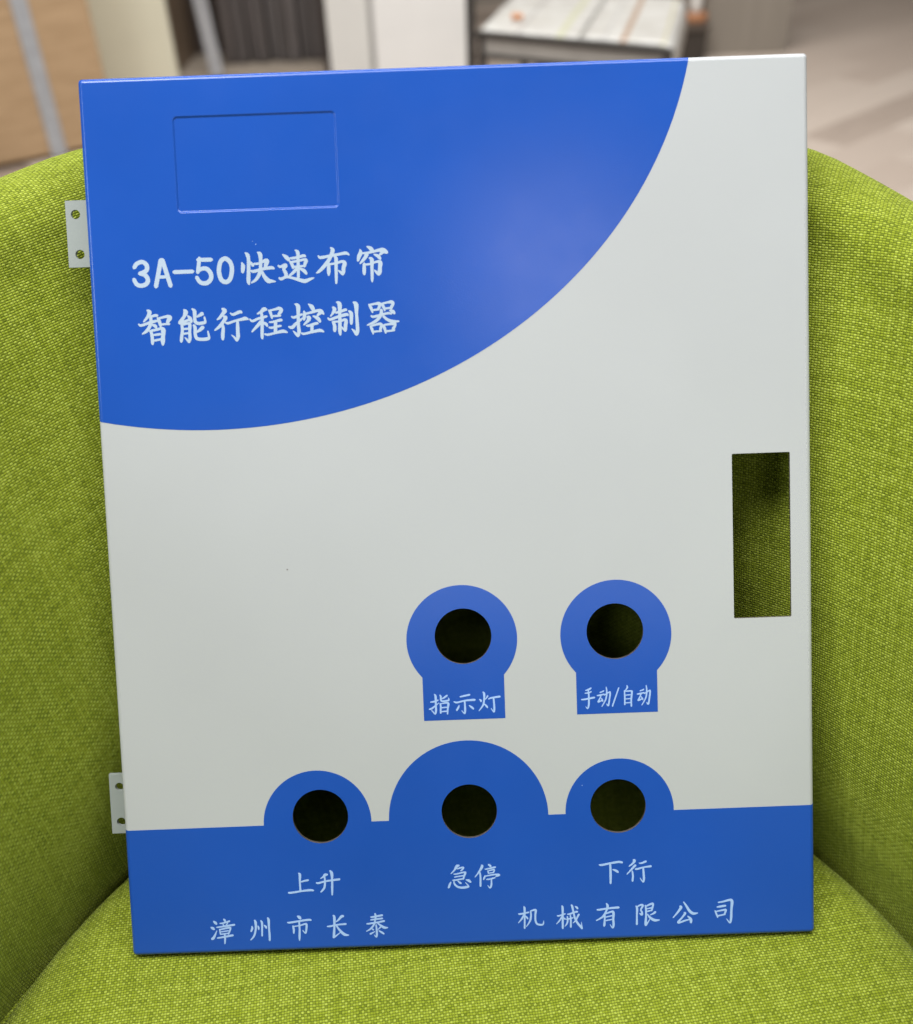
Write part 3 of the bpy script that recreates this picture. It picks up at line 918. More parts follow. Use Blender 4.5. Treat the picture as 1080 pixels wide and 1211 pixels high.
        [(-63.69, 78.98, 0.67), (-62.36, 78.68, 1.35), (-60.77, 80.14, 1.1), (-59.02, 81.42, 0.93), (-57.79, 82.38, 0.51)],
        [(-55.6, 87.5, 0.42), (-54.39, 86.54, 1.6), (-53.77, 85.26, 1.35), (-53.79, 84.92, 0.51)],
        [(-57.5, 84.89, 0.51), (-57.22, 83.7, 1.35), (-57.45, 82.37, 1.26), (-57.58, 81.37, 0.67)],
        [(-56.71, 83.85, 0.84), (-54.15, 84.35, 1.01), (-52.1, 84.86, 1.18), (-50.77, 84.48, 1.69), (-49.73, 83.35, 0.51)],
        [(-50.95, 84.15, 1.52), (-52.01, 83.18, 1.01), (-52.37, 82.69, 0.51)],
        [(-56.09, 82.49, 1.01), (-55.61, 82.14, 1.69), (-55.99, 81.14, 1.35), (-57.75, 79.53, 0.59)],
        [(-54.05, 82.84, 0.51), (-52.4, 82.02, 1.43), (-51.45, 80.81, 1.18), (-51.47, 80.31, 0.42)],
        [(-56.76, 79.16, 0.67), (-55.75, 79.12, 1.01), (-53.69, 79.72, 1.1), (-52.5, 79.93, 1.01), (-52.26, 79.67, 0.51)],
        [(-54.56, 79.25, 1.27), (-54.69, 76.56, 1.27)],
        [(-58.75, 76.37, 0.68), (-57.92, 76, 0.93), (-55.02, 76.57, 1.01), (-51.62, 77.12, 1.27), (-50.12, 76.57, 0.68)],
        [(-46.09, 85.98, 0.84), (-45.46, 85.12, 1.52), (-46.2, 83.63, 1.01), (-47.18, 82.5, 0.51)],
        [(-45.01, 83.76, 0.84), (-43.31, 84.12, 1.01), (-41.25, 84.8, 1.1), (-40.76, 84.53, 0.51)],
        [(-48.22, 81.86, 0.59), (-47.32, 81.24, 1.01), (-44.58, 82.07, 1.1), (-41, 82.95, 1.26), (-40.26, 82.58, 0.59)],
        [(-46.43, 80.29, 0.84), (-45.74, 78.92, 1.35), (-45.74, 77.07, 1.35), (-45.76, 76.48, 0.51)],
        [(-46.18, 80.28, 0.84), (-43.81, 80.36, 0.84), (-41.76, 80.96, 1.1), (-41.11, 80.43, 1.35), (-41.44, 78.76, 1.43), (-41.51, 77.09, 1.18), (-41.7, 76.59, 0.68), (-42.42, 77.46, 0.76), (-42.98, 78.23, 0.42)],
        [(-44.57, 87.93, 0.51), (-43.43, 87.05, 1.68), (-43.5, 83.54, 1.26), (-43.57, 80.18, 1.35), (-43.72, 76.83, 1.43), (-43.63, 75.14, 0.84)],
        [(-39.92, 84.33, 0.67), (-39.04, 83.38, 1.43), (-39.04, 81.37, 1.35), (-39.12, 79.52, 1.18), (-39.14, 79.19, 0.51)],
        [(-38.01, 87.61, 0.67), (-36.96, 86.66, 1.77), (-36.93, 83.3, 1.26), (-36.83, 79.94, 1.27), (-36.8, 76.58, 1.43), (-37.29, 75.09, 1.18), (-38.08, 76.29, 1.01), (-39.05, 77.25, 0.34)],
        [(-31.93, 86.55, 0.67), (-31.22, 85.27, 1.18), (-30.62, 83.4, 0.67)],
        [(-31.51, 86.37, 0.84), (-29.47, 86.71, 0.93), (-28.12, 86.75, 1.35), (-27.64, 86.23, 1.18), (-28.39, 84.49, 1.1)],
        [(-30.59, 84.24, 0.84), (-28.22, 84.49, 0.84)],
        [(-27.03, 86.79, 0.67), (-26.32, 85.59, 1.18), (-25.8, 83.9, 0.67)],
        [(-26.61, 86.69, 0.84), (-24.4, 87.12, 0.93), (-23.05, 87.15, 1.43), (-22.48, 86.55, 1.18), (-23.21, 85.15, 1.18), (-23.33, 84.48, 0.84)],
        [(-25.68, 84.73, 0.84), (-22.97, 84.97, 0.84)],
        [(-31.27, 82.08, 0.67), (-30.36, 81.71, 1.01), (-27.47, 82.28, 1.01), (-24.74, 82.86, 0.93), (-23.23, 82.63, 0.76)],
        [(-23.86, 83.91, 0.67), (-22.69, 83.45, 1.43), (-22.05, 82.68, 0.84)],
        [(-27.21, 84.29, 1.18), (-27.28, 82.78, 1.35), (-28.36, 80.97, 1.26), (-30.28, 79.53, 1.1), (-32.86, 78.53, 0.59)],
        [(-26.48, 81.74, 0.93), (-24.85, 80.34, 1.18), (-22.85, 79.6, 1.27), (-20.49, 79.6, 0.67)],
        [(-31.78, 78.15, 0.67), (-31.15, 76.87, 1.18), (-30.73, 74.92, 0.51)],
        [(-31.35, 78.14, 0.76), (-28.96, 78.73, 0.93), (-27.78, 78.77, 1.18), (-27.3, 78.25, 1.1), (-27.77, 76.92, 1.1), (-27.89, 76.08, 0.84)],
        [(-30.77, 75.85, 0.84), (-29.08, 75.96, 0.76), (-27.47, 75.98, 0.68)],
        [(-26.78, 78.4, 0.67), (-26.16, 77.03, 1.18), (-25.82, 75.17, 0.68)],
        [(-26.28, 78.38, 0.76), (-23.9, 78.63, 0.93), (-22.38, 78.74, 1.43), (-21.9, 78.14, 0.84), (-22.71, 76.91, 1.27), (-22.83, 76.07, 0.93)],
        [(-25.71, 75.84, 0.84), (-22.32, 76.14, 0.76)],
    ],
    'lamp_label': [
        [(-13.87, -73.69, 0.42), (-12.28, -73.49, 0.72), (-10.84, -72.99, 0.6)],
        [(-12.17, -70.52, 0.48), (-11.73, -71.5, 0.9), (-11.76, -74.74, 0.78), (-11.79, -77.34, 0.84), (-12.16, -78.69, 0.54), (-13.22, -77.45, 0.48), (-13.62, -77.21, 0.24)],
        [(-14.45, -76.59, 0.54), (-13.33, -76.31, 0.78), (-10.57, -74.14, 0.3)],
        [(-7.14, -71.18, 0.78), (-8.43, -72.11, 0.66), (-9.56, -72.55, 0.42)],
        [(-9.97, -70.92, 0.48), (-9.62, -71.58, 0.72), (-9.72, -72.71, 0.66), (-9.12, -73.48, 0.72), (-6.9, -73.3, 0.72), (-6.41, -72.99, 0.66), (-6.6, -72.17, 0.3)],
        [(-10.03, -74.32, 0.48), (-9.82, -75.46, 0.72), (-9.93, -78.38, 0.66)],
        [(-9.63, -74.49, 0.48), (-7.25, -74.19, 0.72), (-6.7, -74.76, 0.9), (-7.03, -76.86, 0.72), (-7.16, -78.87, 0.54)],
        [(-9.53, -76.18, 0.54), (-7.31, -76.04, 0.54)],
        [(-9.59, -77.8, 0.54), (-7.37, -77.66, 0.54)],
        [(-1.85, -71.92, 0.54), (-0.2, -71.59, 0.72), (2.03, -71.19, 0.72)],
        [(-4.39, -73.87, 0.48), (-3.14, -74.24, 0.66), (0.05, -73.55, 0.66), (4.01, -73.36, 0.9)],
        [(-0.11, -73.7, 0.66), (-0.02, -75.49, 0.72), (-0.04, -77.76, 0.84), (-0.3, -78.89, 0.54), (-1.36, -77.71, 0.3)],
        [(-2.39, -75.47, 0.42), (-2.74, -76.36, 0.78), (-3.41, -77.48, 0.72)],
        [(1.72, -75.62, 0.42), (2.64, -76.39, 0.84), (3.34, -77.07, 0.72)],
        [(5.91, -73.27, 0.36), (6.52, -73.78, 0.78), (6.41, -74.26, 0.42)],
        [(9.27, -71.93, 0.66), (8.77, -72.73, 0.48), (7.95, -73.51, 0.36)],
        [(7.43, -70.25, 0.48), (7.88, -71.07, 0.9), (7.8, -73.5, 0.72), (7.25, -75.75, 0.72), (5.59, -77.96, 0.36)],
        [(7.74, -75.12, 0.42), (8.66, -76.12, 0.78), (9.05, -76.79, 0.54)],
        [(9.54, -73.24, 0.42), (10.82, -72.8, 0.66), (14.16, -72.37, 0.84)],
        [(11.61, -72.83, 0.66), (11.75, -75.26, 0.72), (11.77, -77.53, 0.78), (11.52, -78.66, 0.54), (10.52, -77.16, 0.3)],
    ],
    'mode_label': [
        [(50.99, -70.2, 0.63), (50.19, -70.72, 0.74), (48.76, -71.15, 0.34)],
        [(48.57, -72.28, 0.4), (49.84, -72.16, 0.57), (51.11, -71.72, 0.51)],
        [(47.08, -74.82, 0.46), (48.51, -74.77, 0.68), (52.32, -74.13, 0.74)],
        [(49.87, -71.03, 0.51), (50.06, -73.47, 0.68), (49.97, -77.03, 0.74), (49.42, -78.63, 0.51), (48.74, -77.79, 0.23)],
        [(62.2, -70.5, 0.51), (59.49, -78.02, 0.57)],
        [(65.53, -69.65, 0.4), (65.67, -70.47, 0.63), (64.85, -71.73, 0.4)],
        [(64.44, -71.72, 0.45), (64.57, -74.31, 0.63), (64.5, -77.55, 0.57)],
        [(64.69, -72.05, 0.45), (67.22, -71.98, 0.63), (67.45, -72.63, 0.74), (67.13, -75.7, 0.68), (67.14, -78.29, 0.57)],
        [(64.97, -73.61, 0.43), (66.87, -73.52, 0.43)],
        [(64.93, -75.2, 0.43), (66.83, -75.1, 0.43)],
        [(64.89, -76.85, 0.43), (66.86, -76.76, 0.43)],
        [(54.58, -72.17, 0.4), (55.85, -71.73, 0.57), (56.17, -71.52, 0.45)],
        [(53.44, -73.42, 0.45), (54.55, -73.3, 0.68), (56.3, -72.88, 0.51)],
        [(55.02, -73.48, 0.4), (54.35, -74.92, 0.57), (53.85, -76.03, 0.63), (55.45, -75.38, 0.46)],
        [(54.99, -74.45, 0.28), (55.51, -75.28, 0.57), (55.65, -75.87, 0.46)],
        [(56.28, -73.37, 0.4), (58.05, -72.3, 0.51), (58.68, -72.32, 0.68), (58.36, -75.06, 0.63), (57.83, -77.63, 0.68), (57.15, -76.96, 0.28)],
        [(57.16, -70, 0.4), (57.33, -72.11, 0.63), (56.88, -75.01, 0.57), (55.22, -78.03, 0.34)],
        [(70.72, -72.1, 0.4), (71.99, -71.66, 0.57), (72.31, -71.45, 0.45)],
        [(69.59, -73.36, 0.45), (70.69, -73.24, 0.68), (72.44, -72.81, 0.51)],
        [(71.16, -73.41, 0.4), (70.5, -74.85, 0.57), (70, -75.96, 0.63), (71.6, -75.31, 0.46)],
        [(71.14, -74.39, 0.28), (71.66, -75.21, 0.57), (71.81, -75.8, 0.46)],
        [(72.43, -73.3, 0.4), (74.19, -72.23, 0.51), (74.82, -72.25, 0.68), (74.51, -74.99, 0.63), (73.98, -77.57, 0.68), (73.3, -76.89, 0.28)],
        [(73.29, -69.93, 0.4), (73.47, -72.04, 0.63), (73.03, -74.94, 0.57), (71.38, -77.96, 0.34)],
    ],
    'up_label': [
        [(-70.46, -143.38, 0.58), (-70.02, -144.27, 1.11), (-70.16, -147.14, 0.77), (-70.1, -150.89, 0.82)],
        [(-69.56, -147.11, 0.58), (-68.09, -146.71, 0.72), (-66.76, -146.51, 0.87)],
        [(-75.06, -151.47, 0.53), (-74.11, -151.63, 0.87), (-69.99, -151.1, 0.72), (-66.6, -150.77, 0.91), (-64.8, -150.96, 0.72)],
        [(-58.72, -144.42, 0.62), (-59.69, -144.52, 1.2), (-60.57, -145.36, 0.72), (-61.56, -145.95, 0.43)],
        [(-63.45, -147.75, 0.53), (-62.61, -147.91, 0.82), (-59.21, -147.16, 0.72), (-53.89, -146.6, 0.87)],
        [(-59.96, -145.25, 0.67), (-59.9, -147.51, 0.77), (-60.3, -150, 0.87), (-61.71, -151.7, 0.63)],
        [(-57.69, -142.84, 0.58), (-57.01, -143.86, 1.2), (-56.91, -146.87, 0.87), (-57.05, -149.86, 0.91), (-57.19, -153.11, 0.67)],
    ],
    'stop_label': [
        [(-4.85, -142.62, 0.72), (-5.7, -142.84, 1.15), (-6.84, -144.54, 0.67), (-8.21, -145.87, 0.38)],
        [(-5.62, -143.96, 0.53), (-3.92, -143.52, 0.67), (-3.08, -143.55, 0.86), (-3.6, -144.41, 0.62), (-4.21, -144.89, 0.48)],
        [(-7.02, -146.16, 0.48), (-5.7, -146.08, 0.58), (-3.27, -145.55, 0.62), (-2.32, -145.7, 0.86), (-2.84, -146.94, 0.82), (-3.26, -148.42, 0.63)],
        [(-6.83, -147.42, 0.48), (-3.32, -146.92, 0.53)],
        [(-7.6, -148.76, 0.48), (-6.27, -148.69, 0.63), (-3.01, -148.18, 0.53)],
        [(-8.35, -149.49, 0.43), (-8.86, -150.47, 0.87), (-9.39, -151.83, 0.82)],
        [(-7.13, -149.03, 0.38), (-6.93, -150.29, 0.72), (-5.89, -151.45, 0.77), (-4.22, -152.01, 0.87), (-2.05, -151.84, 0.96), (-1.2, -151.5, 0.63), (-2.46, -149.82, 0.24)],
        [(-5.56, -149.09, 0.34), (-4.51, -150, 0.82), (-4.16, -150.14, 0.48)],
        [(-2.18, -148.71, 0.38), (-1, -149.13, 1.11), (-0.3, -149.78, 0.72)],
        [(4.39, -142.83, 0.58), (4.61, -143.33, 1.1), (3.47, -145.29, 0.77), (1.58, -147.72, 0.34)],
        [(3.68, -145.92, 0.62), (3.8, -148.17, 0.77), (3.68, -151.67, 0.77)],
        [(7.16, -142.55, 0.48), (7.87, -143.08, 0.96), (8.21, -143.46, 0.53)],
        [(5.78, -144.5, 0.43), (6.86, -144.41, 0.62), (10.01, -143.78, 0.72)],
        [(6.84, -145.16, 0.38), (7.16, -146.3, 0.62)],
        [(6.95, -145.34, 0.38), (9.01, -144.86, 0.62), (9.6, -145.09, 0.58), (9.09, -146.12, 0.58)],
        [(7.16, -146.3, 0.43), (9.33, -146, 0.43)],
        [(5.68, -147.24, 0.38), (5.42, -147.98, 0.72), (5.03, -148.84, 0.58)],
        [(5.8, -147.5, 0.48), (8.21, -147.08, 0.58), (10.38, -146.91, 0.67), (11.46, -147.2, 0.87), (9.99, -147.77, 0.43)],
        [(6.23, -148.89, 0.43), (7.44, -148.81, 0.58), (9.74, -148.26, 0.58)],
        [(8.28, -148.84, 0.58), (8.22, -150.59, 0.67), (8.07, -151.58, 0.82), (7.55, -152.56, 0.53), (6.63, -151.4, 0.24)],
    ],
    'down_label': [
        [(52.56, -144.3, 0.48), (53.52, -144.48, 0.82), (57.38, -143.8, 0.82), (60.51, -143.41, 0.91), (61.95, -143.71, 0.77)],
        [(57.01, -144.28, 0.82), (57.07, -146.66, 0.91), (57.05, -149.66, 0.96), (56.98, -152.4, 0.77)],
        [(58.04, -146.57, 0.48), (59.35, -147.11, 0.96), (60.17, -147.77, 0.72)],
        [(66.53, -142.76, 0.72), (67, -143.15, 1.1), (66.13, -144.36, 0.77), (64.67, -145.43, 0.43)],
        [(67.32, -145.15, 0.86), (66.95, -145.39, 0.96), (65.72, -146.72, 0.77), (63.75, -148.77, 0.38)],
        [(65.95, -147.48, 0.62), (66.19, -149.48, 0.77), (65.97, -151.73, 0.77)],
        [(68.9, -144.21, 0.43), (69.86, -144.25, 0.72), (71.68, -143.57, 0.82)],
        [(67.17, -146.65, 0.48), (68.01, -146.68, 0.77), (70.78, -146.03, 0.62), (73.67, -145.71, 0.86)],
        [(70.49, -146.39, 0.72), (70.6, -148.89, 0.87), (70.68, -150.9, 0.91), (70.29, -152.26, 0.58), (69.12, -150.59, 0.29)],
    ],
    'company': [
        [(-106.37, -162.67, 0.55), (-105.65, -163.33, 1.16), (-105.21, -163.83, 0.73)],
        [(-107.58, -165.18, 0.49), (-106.84, -165.62, 1.16), (-106.26, -166.09, 0.61)],
        [(-107.39, -170.14, 1.04), (-106.6, -169.53, 1.04), (-105.22, -166.7, 0.31)],
        [(-102.2, -161.86, 0.55), (-101.77, -162.36, 0.92), (-101.64, -162.84, 0.55)],
        [(-103.83, -163.62, 0.49), (-102.6, -163.54, 0.67), (-99.81, -162.81, 0.73)],
        [(-102.62, -163.92, 0.37), (-102.2, -164.73, 0.55)],
        [(-100.61, -163.51, 0.43), (-101.27, -164.45, 0.55)],
        [(-105.29, -165.26, 0.49), (-103.91, -165.15, 0.67), (-97.9, -164.41, 0.86)],
        [(-104.11, -166.1, 0.49), (-103.78, -168.35, 0.67)],
        [(-103.82, -166.27, 0.55), (-100.26, -165.6, 0.79), (-99.61, -166.01, 0.73), (-100.56, -168.31, 0.67)],
        [(-103.41, -167.24, 0.49), (-100.48, -166.87, 0.49)],
        [(-103.62, -168.29, 0.55), (-100.54, -167.99, 0.55)],
        [(-105.23, -169.83, 0.49), (-103.85, -169.69, 0.67), (-98.75, -168.91, 0.86)],
        [(-102.09, -168.25, 0.67), (-102.05, -170.33, 0.8), (-102.22, -172.4, 0.49)],
        [(-90.76, -165.31, 0.37), (-90.66, -166.27, 0.92), (-91.18, -167.53, 0.67)],
        [(-89.56, -162.8, 0.55), (-89.15, -163.77, 1.04), (-89.24, -166.64, 0.79), (-90.06, -169.48, 0.8), (-91.52, -171.19, 0.43)],
        [(-88.31, -165.23, 0.37), (-88.04, -166.04, 0.73), (-88.02, -166.84, 0.49)],
        [(-86.97, -163.05, 0.55), (-86.51, -164.18, 0.92), (-86.66, -167.05, 0.73), (-86.76, -169.6, 0.67)],
        [(-85.7, -165.01, 0.37), (-85.12, -165.67, 0.92), (-84.85, -166.32, 0.67)],
        [(-84.16, -161.88, 0.55), (-83.76, -163.01, 1.04), (-83.77, -166.2, 0.79), (-83.68, -169.39, 0.86), (-83.74, -171.63, 0.8)],
        [(-71.83, -161.71, 0.61), (-71.09, -162.22, 1.28), (-70.66, -162.87, 0.79)],
        [(-76.08, -164.27, 0.49), (-74.86, -164.31, 0.79), (-71.01, -163.81, 0.73), (-67.32, -163.41, 0.86), (-66.36, -163.6, 0.61)],
        [(-73.86, -165.85, 0.67), (-73.63, -167.39, 0.86), (-73.71, -168.98, 0.61)],
        [(-73.57, -166.05, 0.49), (-71.11, -165.72, 0.55), (-68.94, -165.17, 0.73), (-68.28, -165.51, 0.86), (-68.5, -167.57, 0.79), (-68.88, -169.09, 0.61), (-69.98, -167.84, 0.31)],
        [(-71.27, -163.96, 0.73), (-71.23, -167.16, 0.79), (-71.39, -170.35, 0.86), (-71.47, -172.1, 0.49)],
        [(-53.06, -162.39, 0.92), (-53.83, -162.52, 1.04), (-55.12, -163.91, 0.73), (-56.07, -164.67, 0.43)],
        [(-59.82, -166.55, 0.49), (-58.6, -166.5, 0.73), (-55.52, -165.97, 0.67), (-52.14, -165.77, 0.79)],
        [(-57.17, -161.92, 0.61), (-56.75, -162.89, 1.04), (-56.94, -167.03, 0.86), (-57.25, -170.54, 1.04), (-57.13, -171.24, 0.73), (-54.44, -169.2, 0.31)],
        [(-56.14, -166.27, 0.55), (-54.71, -168.39, 0.92), (-52.95, -170.21, 1.16), (-51.13, -170.6, 0.43)],
        [(-41.86, -163.16, 0.45), (-41.06, -163.19, 0.72), (-37.01, -162.58, 0.8)],
        [(-41.91, -164.42, 0.45), (-40.78, -164.29, 0.64), (-37.06, -163.92, 0.72)],
        [(-43.59, -166.03, 0.45), (-42.62, -165.99, 0.72), (-39.39, -165.6, 0.68), (-36.31, -165.04, 0.8)],
        [(-40.03, -161.72, 0.56), (-39.82, -162.56, 0.88), (-39.97, -164.23, 0.72), (-40.71, -166.56, 0.77), (-42.07, -168.19, 0.72), (-43.81, -169.22, 0.39)],
        [(-39.39, -165.6, 0.48), (-37.99, -166.82, 0.8), (-36.42, -167.89, 1.05), (-34.98, -167.94, 0.4)],
        [(-39.75, -166.59, 0.61), (-39.59, -168.61, 0.77), (-39.6, -170.8, 0.84), (-39.89, -171.8, 0.56), (-40.66, -170.93, 0.29)],
        [(-41.59, -168.21, 0.32), (-40.96, -168.65, 0.72)],
        [(-42.33, -170.37, 0.64), (-41.84, -170.21, 0.72), (-40.35, -169.43, 0.29)],
        [(-37.69, -167.34, 0.56), (-38.36, -167.99, 0.56), (-39.03, -168.64, 0.24)],
        [(-38.73, -169.15, 0.39), (-37.63, -169.86, 0.8), (-36.7, -170.57, 0.64)],
        [(18.88, -164.04, 0.45), (19.68, -164.16, 0.72), (23.07, -163.53, 0.64)],
        [(21.22, -161.11, 0.56), (21.43, -161.96, 0.93), (21.39, -164.97, 0.74), (21.22, -170.34, 0.71)],
        [(21.2, -164.3, 0.64), (20.26, -166.11, 0.72), (18.76, -167.9, 0.32)],
        [(21.58, -164.98, 0.4), (22.36, -165.85, 0.72), (22.66, -166.36, 0.48)],
        [(23.89, -163.05, 0.64), (23.99, -165.07, 0.74), (23.44, -167.4, 0.71), (21.92, -169.69, 0.32)],
        [(23.89, -163.05, 0.56), (25.19, -162.68, 0.71), (25.99, -162.79, 0.93), (25.77, -164.8, 0.77), (25.78, -167.15, 0.77), (26.3, -168.51, 0.8), (27.57, -169.06, 0.77), (28.87, -168.85, 0.64), (29.15, -167.43, 0.23)],
        [(36.83, -161.34, 0.64), (37.05, -162.19, 0.93), (37, -165.54, 0.8), (36.91, -168.89, 0.84), (36.89, -170.91, 0.77)],
        [(34.79, -165.46, 0.45), (35.59, -165.49, 0.64), (38.02, -164.74, 0.56)],
        [(36.7, -165.86, 0.61), (35.69, -167.5, 0.64), (34.37, -168.97, 0.32)],
        [(37.33, -166.39, 0.48), (37.96, -167, 0.64)],
        [(38.98, -164.94, 0.45), (39.95, -164.89, 0.71), (41.57, -164.28, 0.71), (43.03, -163.99, 0.77)],
        [(38.44, -167.1, 0.39), (39.57, -166.97, 0.58), (41.19, -166.53, 0.51)],
        [(38.87, -165.94, 0.56), (39, -167.29, 0.68), (38.72, -168.79, 0.64), (37.8, -170.1, 0.32)],
        [(40.17, -165.48, 0.56), (40.28, -167.33, 0.71), (40.2, -170.52, 0.77)],
        [(40.69, -161.06, 0.64), (41, -161.66, 0.9), (41.42, -164.02, 0.77), (41.99, -166.72, 0.84), (43.06, -168.94, 0.9), (44.46, -170.67, 0.97), (44.77, -171.11, 0.64), (44.6, -168.5, 0.23)],
        [(43.64, -165.19, 0.8), (43.13, -166.09, 0.71), (42.28, -167.74, 0.64), (41.13, -168.79, 0.29)],
        [(42.2, -161.7, 0.45), (42.91, -162.23, 0.84), (43.22, -162.74, 0.64)],
        [(51.17, -163.49, 0.55), (52.39, -163.47, 0.79), (55.46, -163.07, 0.73), (60.04, -162.79, 0.92)],
        [(55.05, -160.92, 0.55), (55.54, -162.05, 1.04), (55.14, -163.63, 0.79), (53.54, -166.44, 0.79), (50.75, -168.09, 0.43)],
        [(54.33, -165.67, 0.67), (54.18, -168.06, 0.73), (54.01, -169.96, 0.92), (53.9, -170.6, 0.61)],
        [(54.49, -165.36, 0.49), (57.1, -164.5, 0.79), (57.86, -165, 1.04), (57.73, -167.87, 0.86), (57.8, -170.1, 0.92), (57.4, -171.43, 0.61), (56.36, -170.05, 0.31)],
        [(54.76, -166.74, 0.49), (57.15, -166.25, 0.49)],
        [(54.72, -168.24, 0.49), (57.12, -167.84, 0.49)],
        [(67.17, -162.46, 0.55), (67.6, -163.59, 0.92), (67.44, -166.77, 0.73), (67.37, -170.27, 0.86)],
        [(67.62, -162.79, 0.49), (69.16, -162.05, 0.73), (69.98, -162.4, 0.85), (69.12, -164.12, 0.67), (69.56, -165.09, 0.79), (69.47, -166.2, 0.92), (68.63, -165.69, 0.43)],
        [(70.99, -162.28, 0.55), (71.26, -164.04, 0.79), (71.19, -167.22, 0.79), (70.99, -169.76, 1.04), (71.12, -170.73, 0.73), (72.7, -168.39, 0.31)],
        [(71.44, -162.61, 0.55), (73.6, -161.74, 0.85), (74.2, -162.08, 0.79), (73.54, -164.6, 0.73)],
        [(71.72, -163.74, 0.49), (73.56, -163.48, 0.49)],
        [(71.7, -164.94, 0.55), (73.54, -164.5, 0.55)],
        [(75.05, -165.29, 0.92), (74.27, -165.9, 0.73), (72.89, -166.49, 0.31)],
        [(71.83, -166.13, 0.43), (72.86, -167.6, 0.92), (74.67, -168.78, 1.1), (76.66, -168.76, 0.43)],
        [(85.32, -163.27, 0.92), (85.61, -163.76, 1.1), (84.2, -165.78, 0.79), (82.33, -167.94, 0.43)],
        [(86.73, -161.41, 0.49), (87.76, -163.04, 0.85), (89.1, -165.32, 1.1), (90.6, -166.49, 1.1), (92.44, -166.33, 0.43)],
        [(86.95, -166.04, 0.73), (87.25, -166.37, 0.92), (85.99, -168.07, 0.73), (84.43, -169.77, 0.79), (84.73, -170.2, 0.79), (87.19, -169.39, 0.67), (89.03, -168.98, 0.49)],
        [(88.3, -167.52, 0.43), (89.49, -168.84, 1.16), (89.62, -170.28, 0.92)],
        [(100.95, -162.09, 0.55), (102.84, -161.85, 0.67), (105.6, -161.21, 0.92), (106.56, -161.88, 1.22), (106.3, -165.22, 0.92), (106.1, -169.03, 0.98), (105.61, -170.93, 0.67), (104.26, -169.28, 0.31)],
        [(100.43, -164.05, 0.55), (101.9, -163.85, 0.85), (103.88, -163.6, 0.85)],
        [(99.58, -165.61, 0.55), (100.17, -167.22, 0.73), (100.6, -168.51, 0.55)],
        [(100.03, -165.94, 0.49), (103.09, -165.42, 0.73), (104.01, -165.51, 0.86), (103.37, -167.34, 0.67)],
        [(100.61, -167.88, 0.61), (103.68, -167.29, 0.61)],
    ],
}


def catmull(p, n=5):
    if len(p) < 3: return p
    out = []
    for i in range(len(p) - 1):
        p0 = p[max(0, i - 1)]; p1 = p[i]; p2 = p[i + 1]; p3 = p[min(len(p) - 1, i + 2)]
        for k in range(n):
            t = k / n
            out.append(tuple(0.5 * (2 * p1[d] + (p2[d] - p0[d]) * t + (2 * p0[d] - 5 * p1[d] + 4 * p2[d] - p3[d]) * t * t
                                    + (3 * p1[d] - p0[d] - 3 * p2[d] + p3[d]) * t ** 3) for d in range(3)))
    out.append(p[-1])
    return out


def lettering(name, strokes, mat, parent, gain=1.0, off=0.11):
    vs, fs = [], []
    for st in strokes:
        pts = catmull(st)
        L_, R_ = [], []
        for i, (x, y, w) in enumerate(pts):
            a_ = pts[max(0, i - 1)]; b_ = pts[min(len(pts) - 1, i + 1)]
            dx, dy = b_[0] - a_[0], b_[1] - a_[1]
            q = math.hypot(dx, dy) or 1
            h = max(0.12, w * gain) / 2
            L_.append((x - dy / q * h, y + dx / q * h)); R_.append((x + dy / q * h, y - dx / q * h))
        for i in range(len(pts) - 1):
            quad = [L_[i], R_[i], R_[i + 1], L_[i + 1]]
            for tri in ((0, 1, 2), (0, 2, 3)):
                t = [quad[k] for k in tri]
                ar = (t[1][0] - t[0][0]) * (t[2][1] - t[0][1]) - (t[1][1] - t[0][1]) * (t[2][0] - t[0][0])
                if abs(ar) < 1e-5: continue
                if ar < 0: t = t[::-1]
                b = len(vs); vs += [Vector(p) for p in t]; fs.append((b, b + 1, b + 2))
        for i in range(0, len(pts)):                        # round joints and ends
            x, y, w = pts[i]
            b = len(vs)
            c = circle(x, y, max(0.06, w * gain / 2 * (0.98 if 0 < i < len(pts) - 1 else 0.8)), 10)
            vs += [Vector(p) for p in c]; fs.append(tuple(range(b, b + 10)))
    V, E, F, ov, oe, of = delaunay_2d_cdt(vs, [], fs, 0, 1e-4)
    F = [f for f, o in zip(F, of) if o]
    return raise_sheet(name, V, [tuple(f) for f in F], off, 0.05, [mat], parent)


lettering('title_lettering', WRITING['title_first'], M['title_ink'], arc)
lettering('title_lettering', WRITING['title_second'], M['title_ink'], arc)
lettering('hole_lettering', WRITING['lamp_label'], M['label_ink'], sur_lamp)
lettering('hole_lettering', WRITING['mode_label'], M['label_ink'], sur_mode)
lettering('hole_lettering', WRITING['up_label'], M['label_ink'], band)
lettering('hole_lettering', WRITING['stop_label'], M['label_ink'], band)
lettering('hole_lettering', WRITING['down_label'], M['label_ink'], band)
lettering('company_lettering', WRITING['company'], M['label_ink'], band)

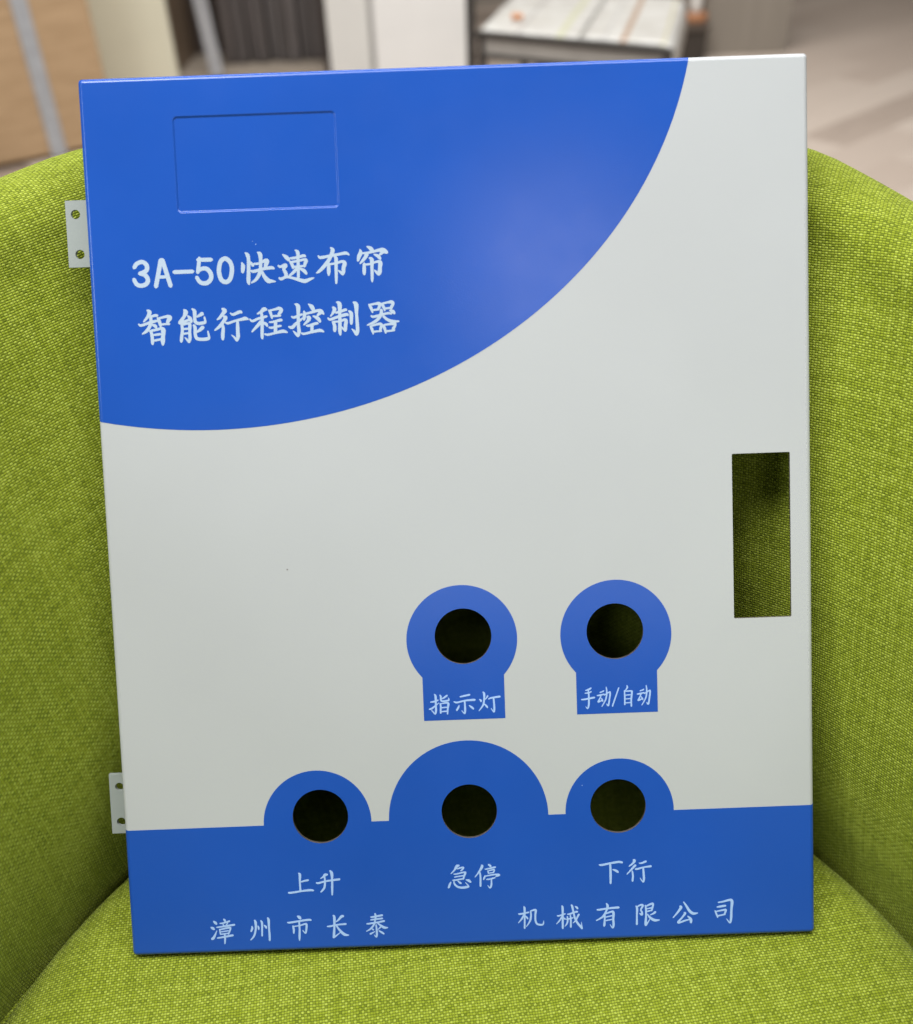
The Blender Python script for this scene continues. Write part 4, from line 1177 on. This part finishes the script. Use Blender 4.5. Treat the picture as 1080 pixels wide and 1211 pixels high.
# hinge plates, fixed behind the left flange
def hinge(x0, x1, y0, y1, z, holes):
    loops = [[(x0, y0), (x1, y0), (x1, y1), (x0, y1)]] + [circle(a_, b_, r, 28) for a_, b_, r in holes]
    vs, es = [], []
    for lp in loops:
        b = len(vs); vs += [Vector(p) for p in lp]; es += [(b + k, b + (k + 1) % len(lp)) for k in range(len(lp))]
    V, E, F = delaunay_2d_cdt(vs, es, [], 0, 1e-4)[:3]
    keep = []
    for f in F:
        cx = sum(V[i][0] for i in f) / 3; cy = sum(V[i][1] for i in f) / 3
        if all((cx - a_) ** 2 + (cy - b_) ** 2 > (r * 0.99) ** 2 for a_, b_, r in holes): keep.append(tuple(f))
    bm = bmesh.new()
    bv = [bm.verts.new((v[0] * 0.001, v[1] * 0.001, z * 0.001)) for v in V]
    for f in keep: bm.faces.new([bv[i] for i in f])
    bmesh.ops.recalc_face_normals(bm, faces=bm.faces)
    ext = bmesh.ops.extrude_face_region(bm, geom=bm.faces[:])
    bmesh.ops.translate(bm, vec=(0, 0, -0.0016), verts=[g for g in ext['geom'] if isinstance(g, bmesh.types.BMVert)])
    bmesh.ops.recalc_face_normals(bm, faces=bm.faces)
    me = bpy.data.meshes.new('hinge_plate')
    bm.to_mesh(me); bm.free()
    return link('hinge_plate', me, M['grey_coat'], door)


hinge(-151.9, -136.0, 105.9, 132.3, -9.0, [(-148.0, 126.8, 1.85), (-147.2, 111.0, 1.85)])
hinge(-149.2, -136.0, -128.6, -103.2, -9.0, [(-145.1, -108.6, 1.75), (-145.2, -123.7, 1.85)])

# a fleck of dirt on the white field
fk = build_sheet('dirt_fleck', [circle(-69.0, -17.4, 0.35, 10)], [], lambda u, v: True, 0.05, 0.04, [M['fleck']], door)

for u_, v_, r_, par in ((-75.0, 111.4, 0.2, arc), (-76.2, 112.6, 0.11, arc), (46.4, -110.6, 0.15, band)):
    build_sheet('paint_nib', [circle(u_, v_, r_, 9)], [], lambda u, v: True, 0.10, 0.04, [M['label_ink']], par)

# stand the door on the seat, leaning back
door.location = (0, PANEL_H / 2 * math.sin(LEAN), PANEL_H / 2 * math.cos(LEAN))
door.rotation_euler = (math.pi / 2 - LEAN, 0, 0)
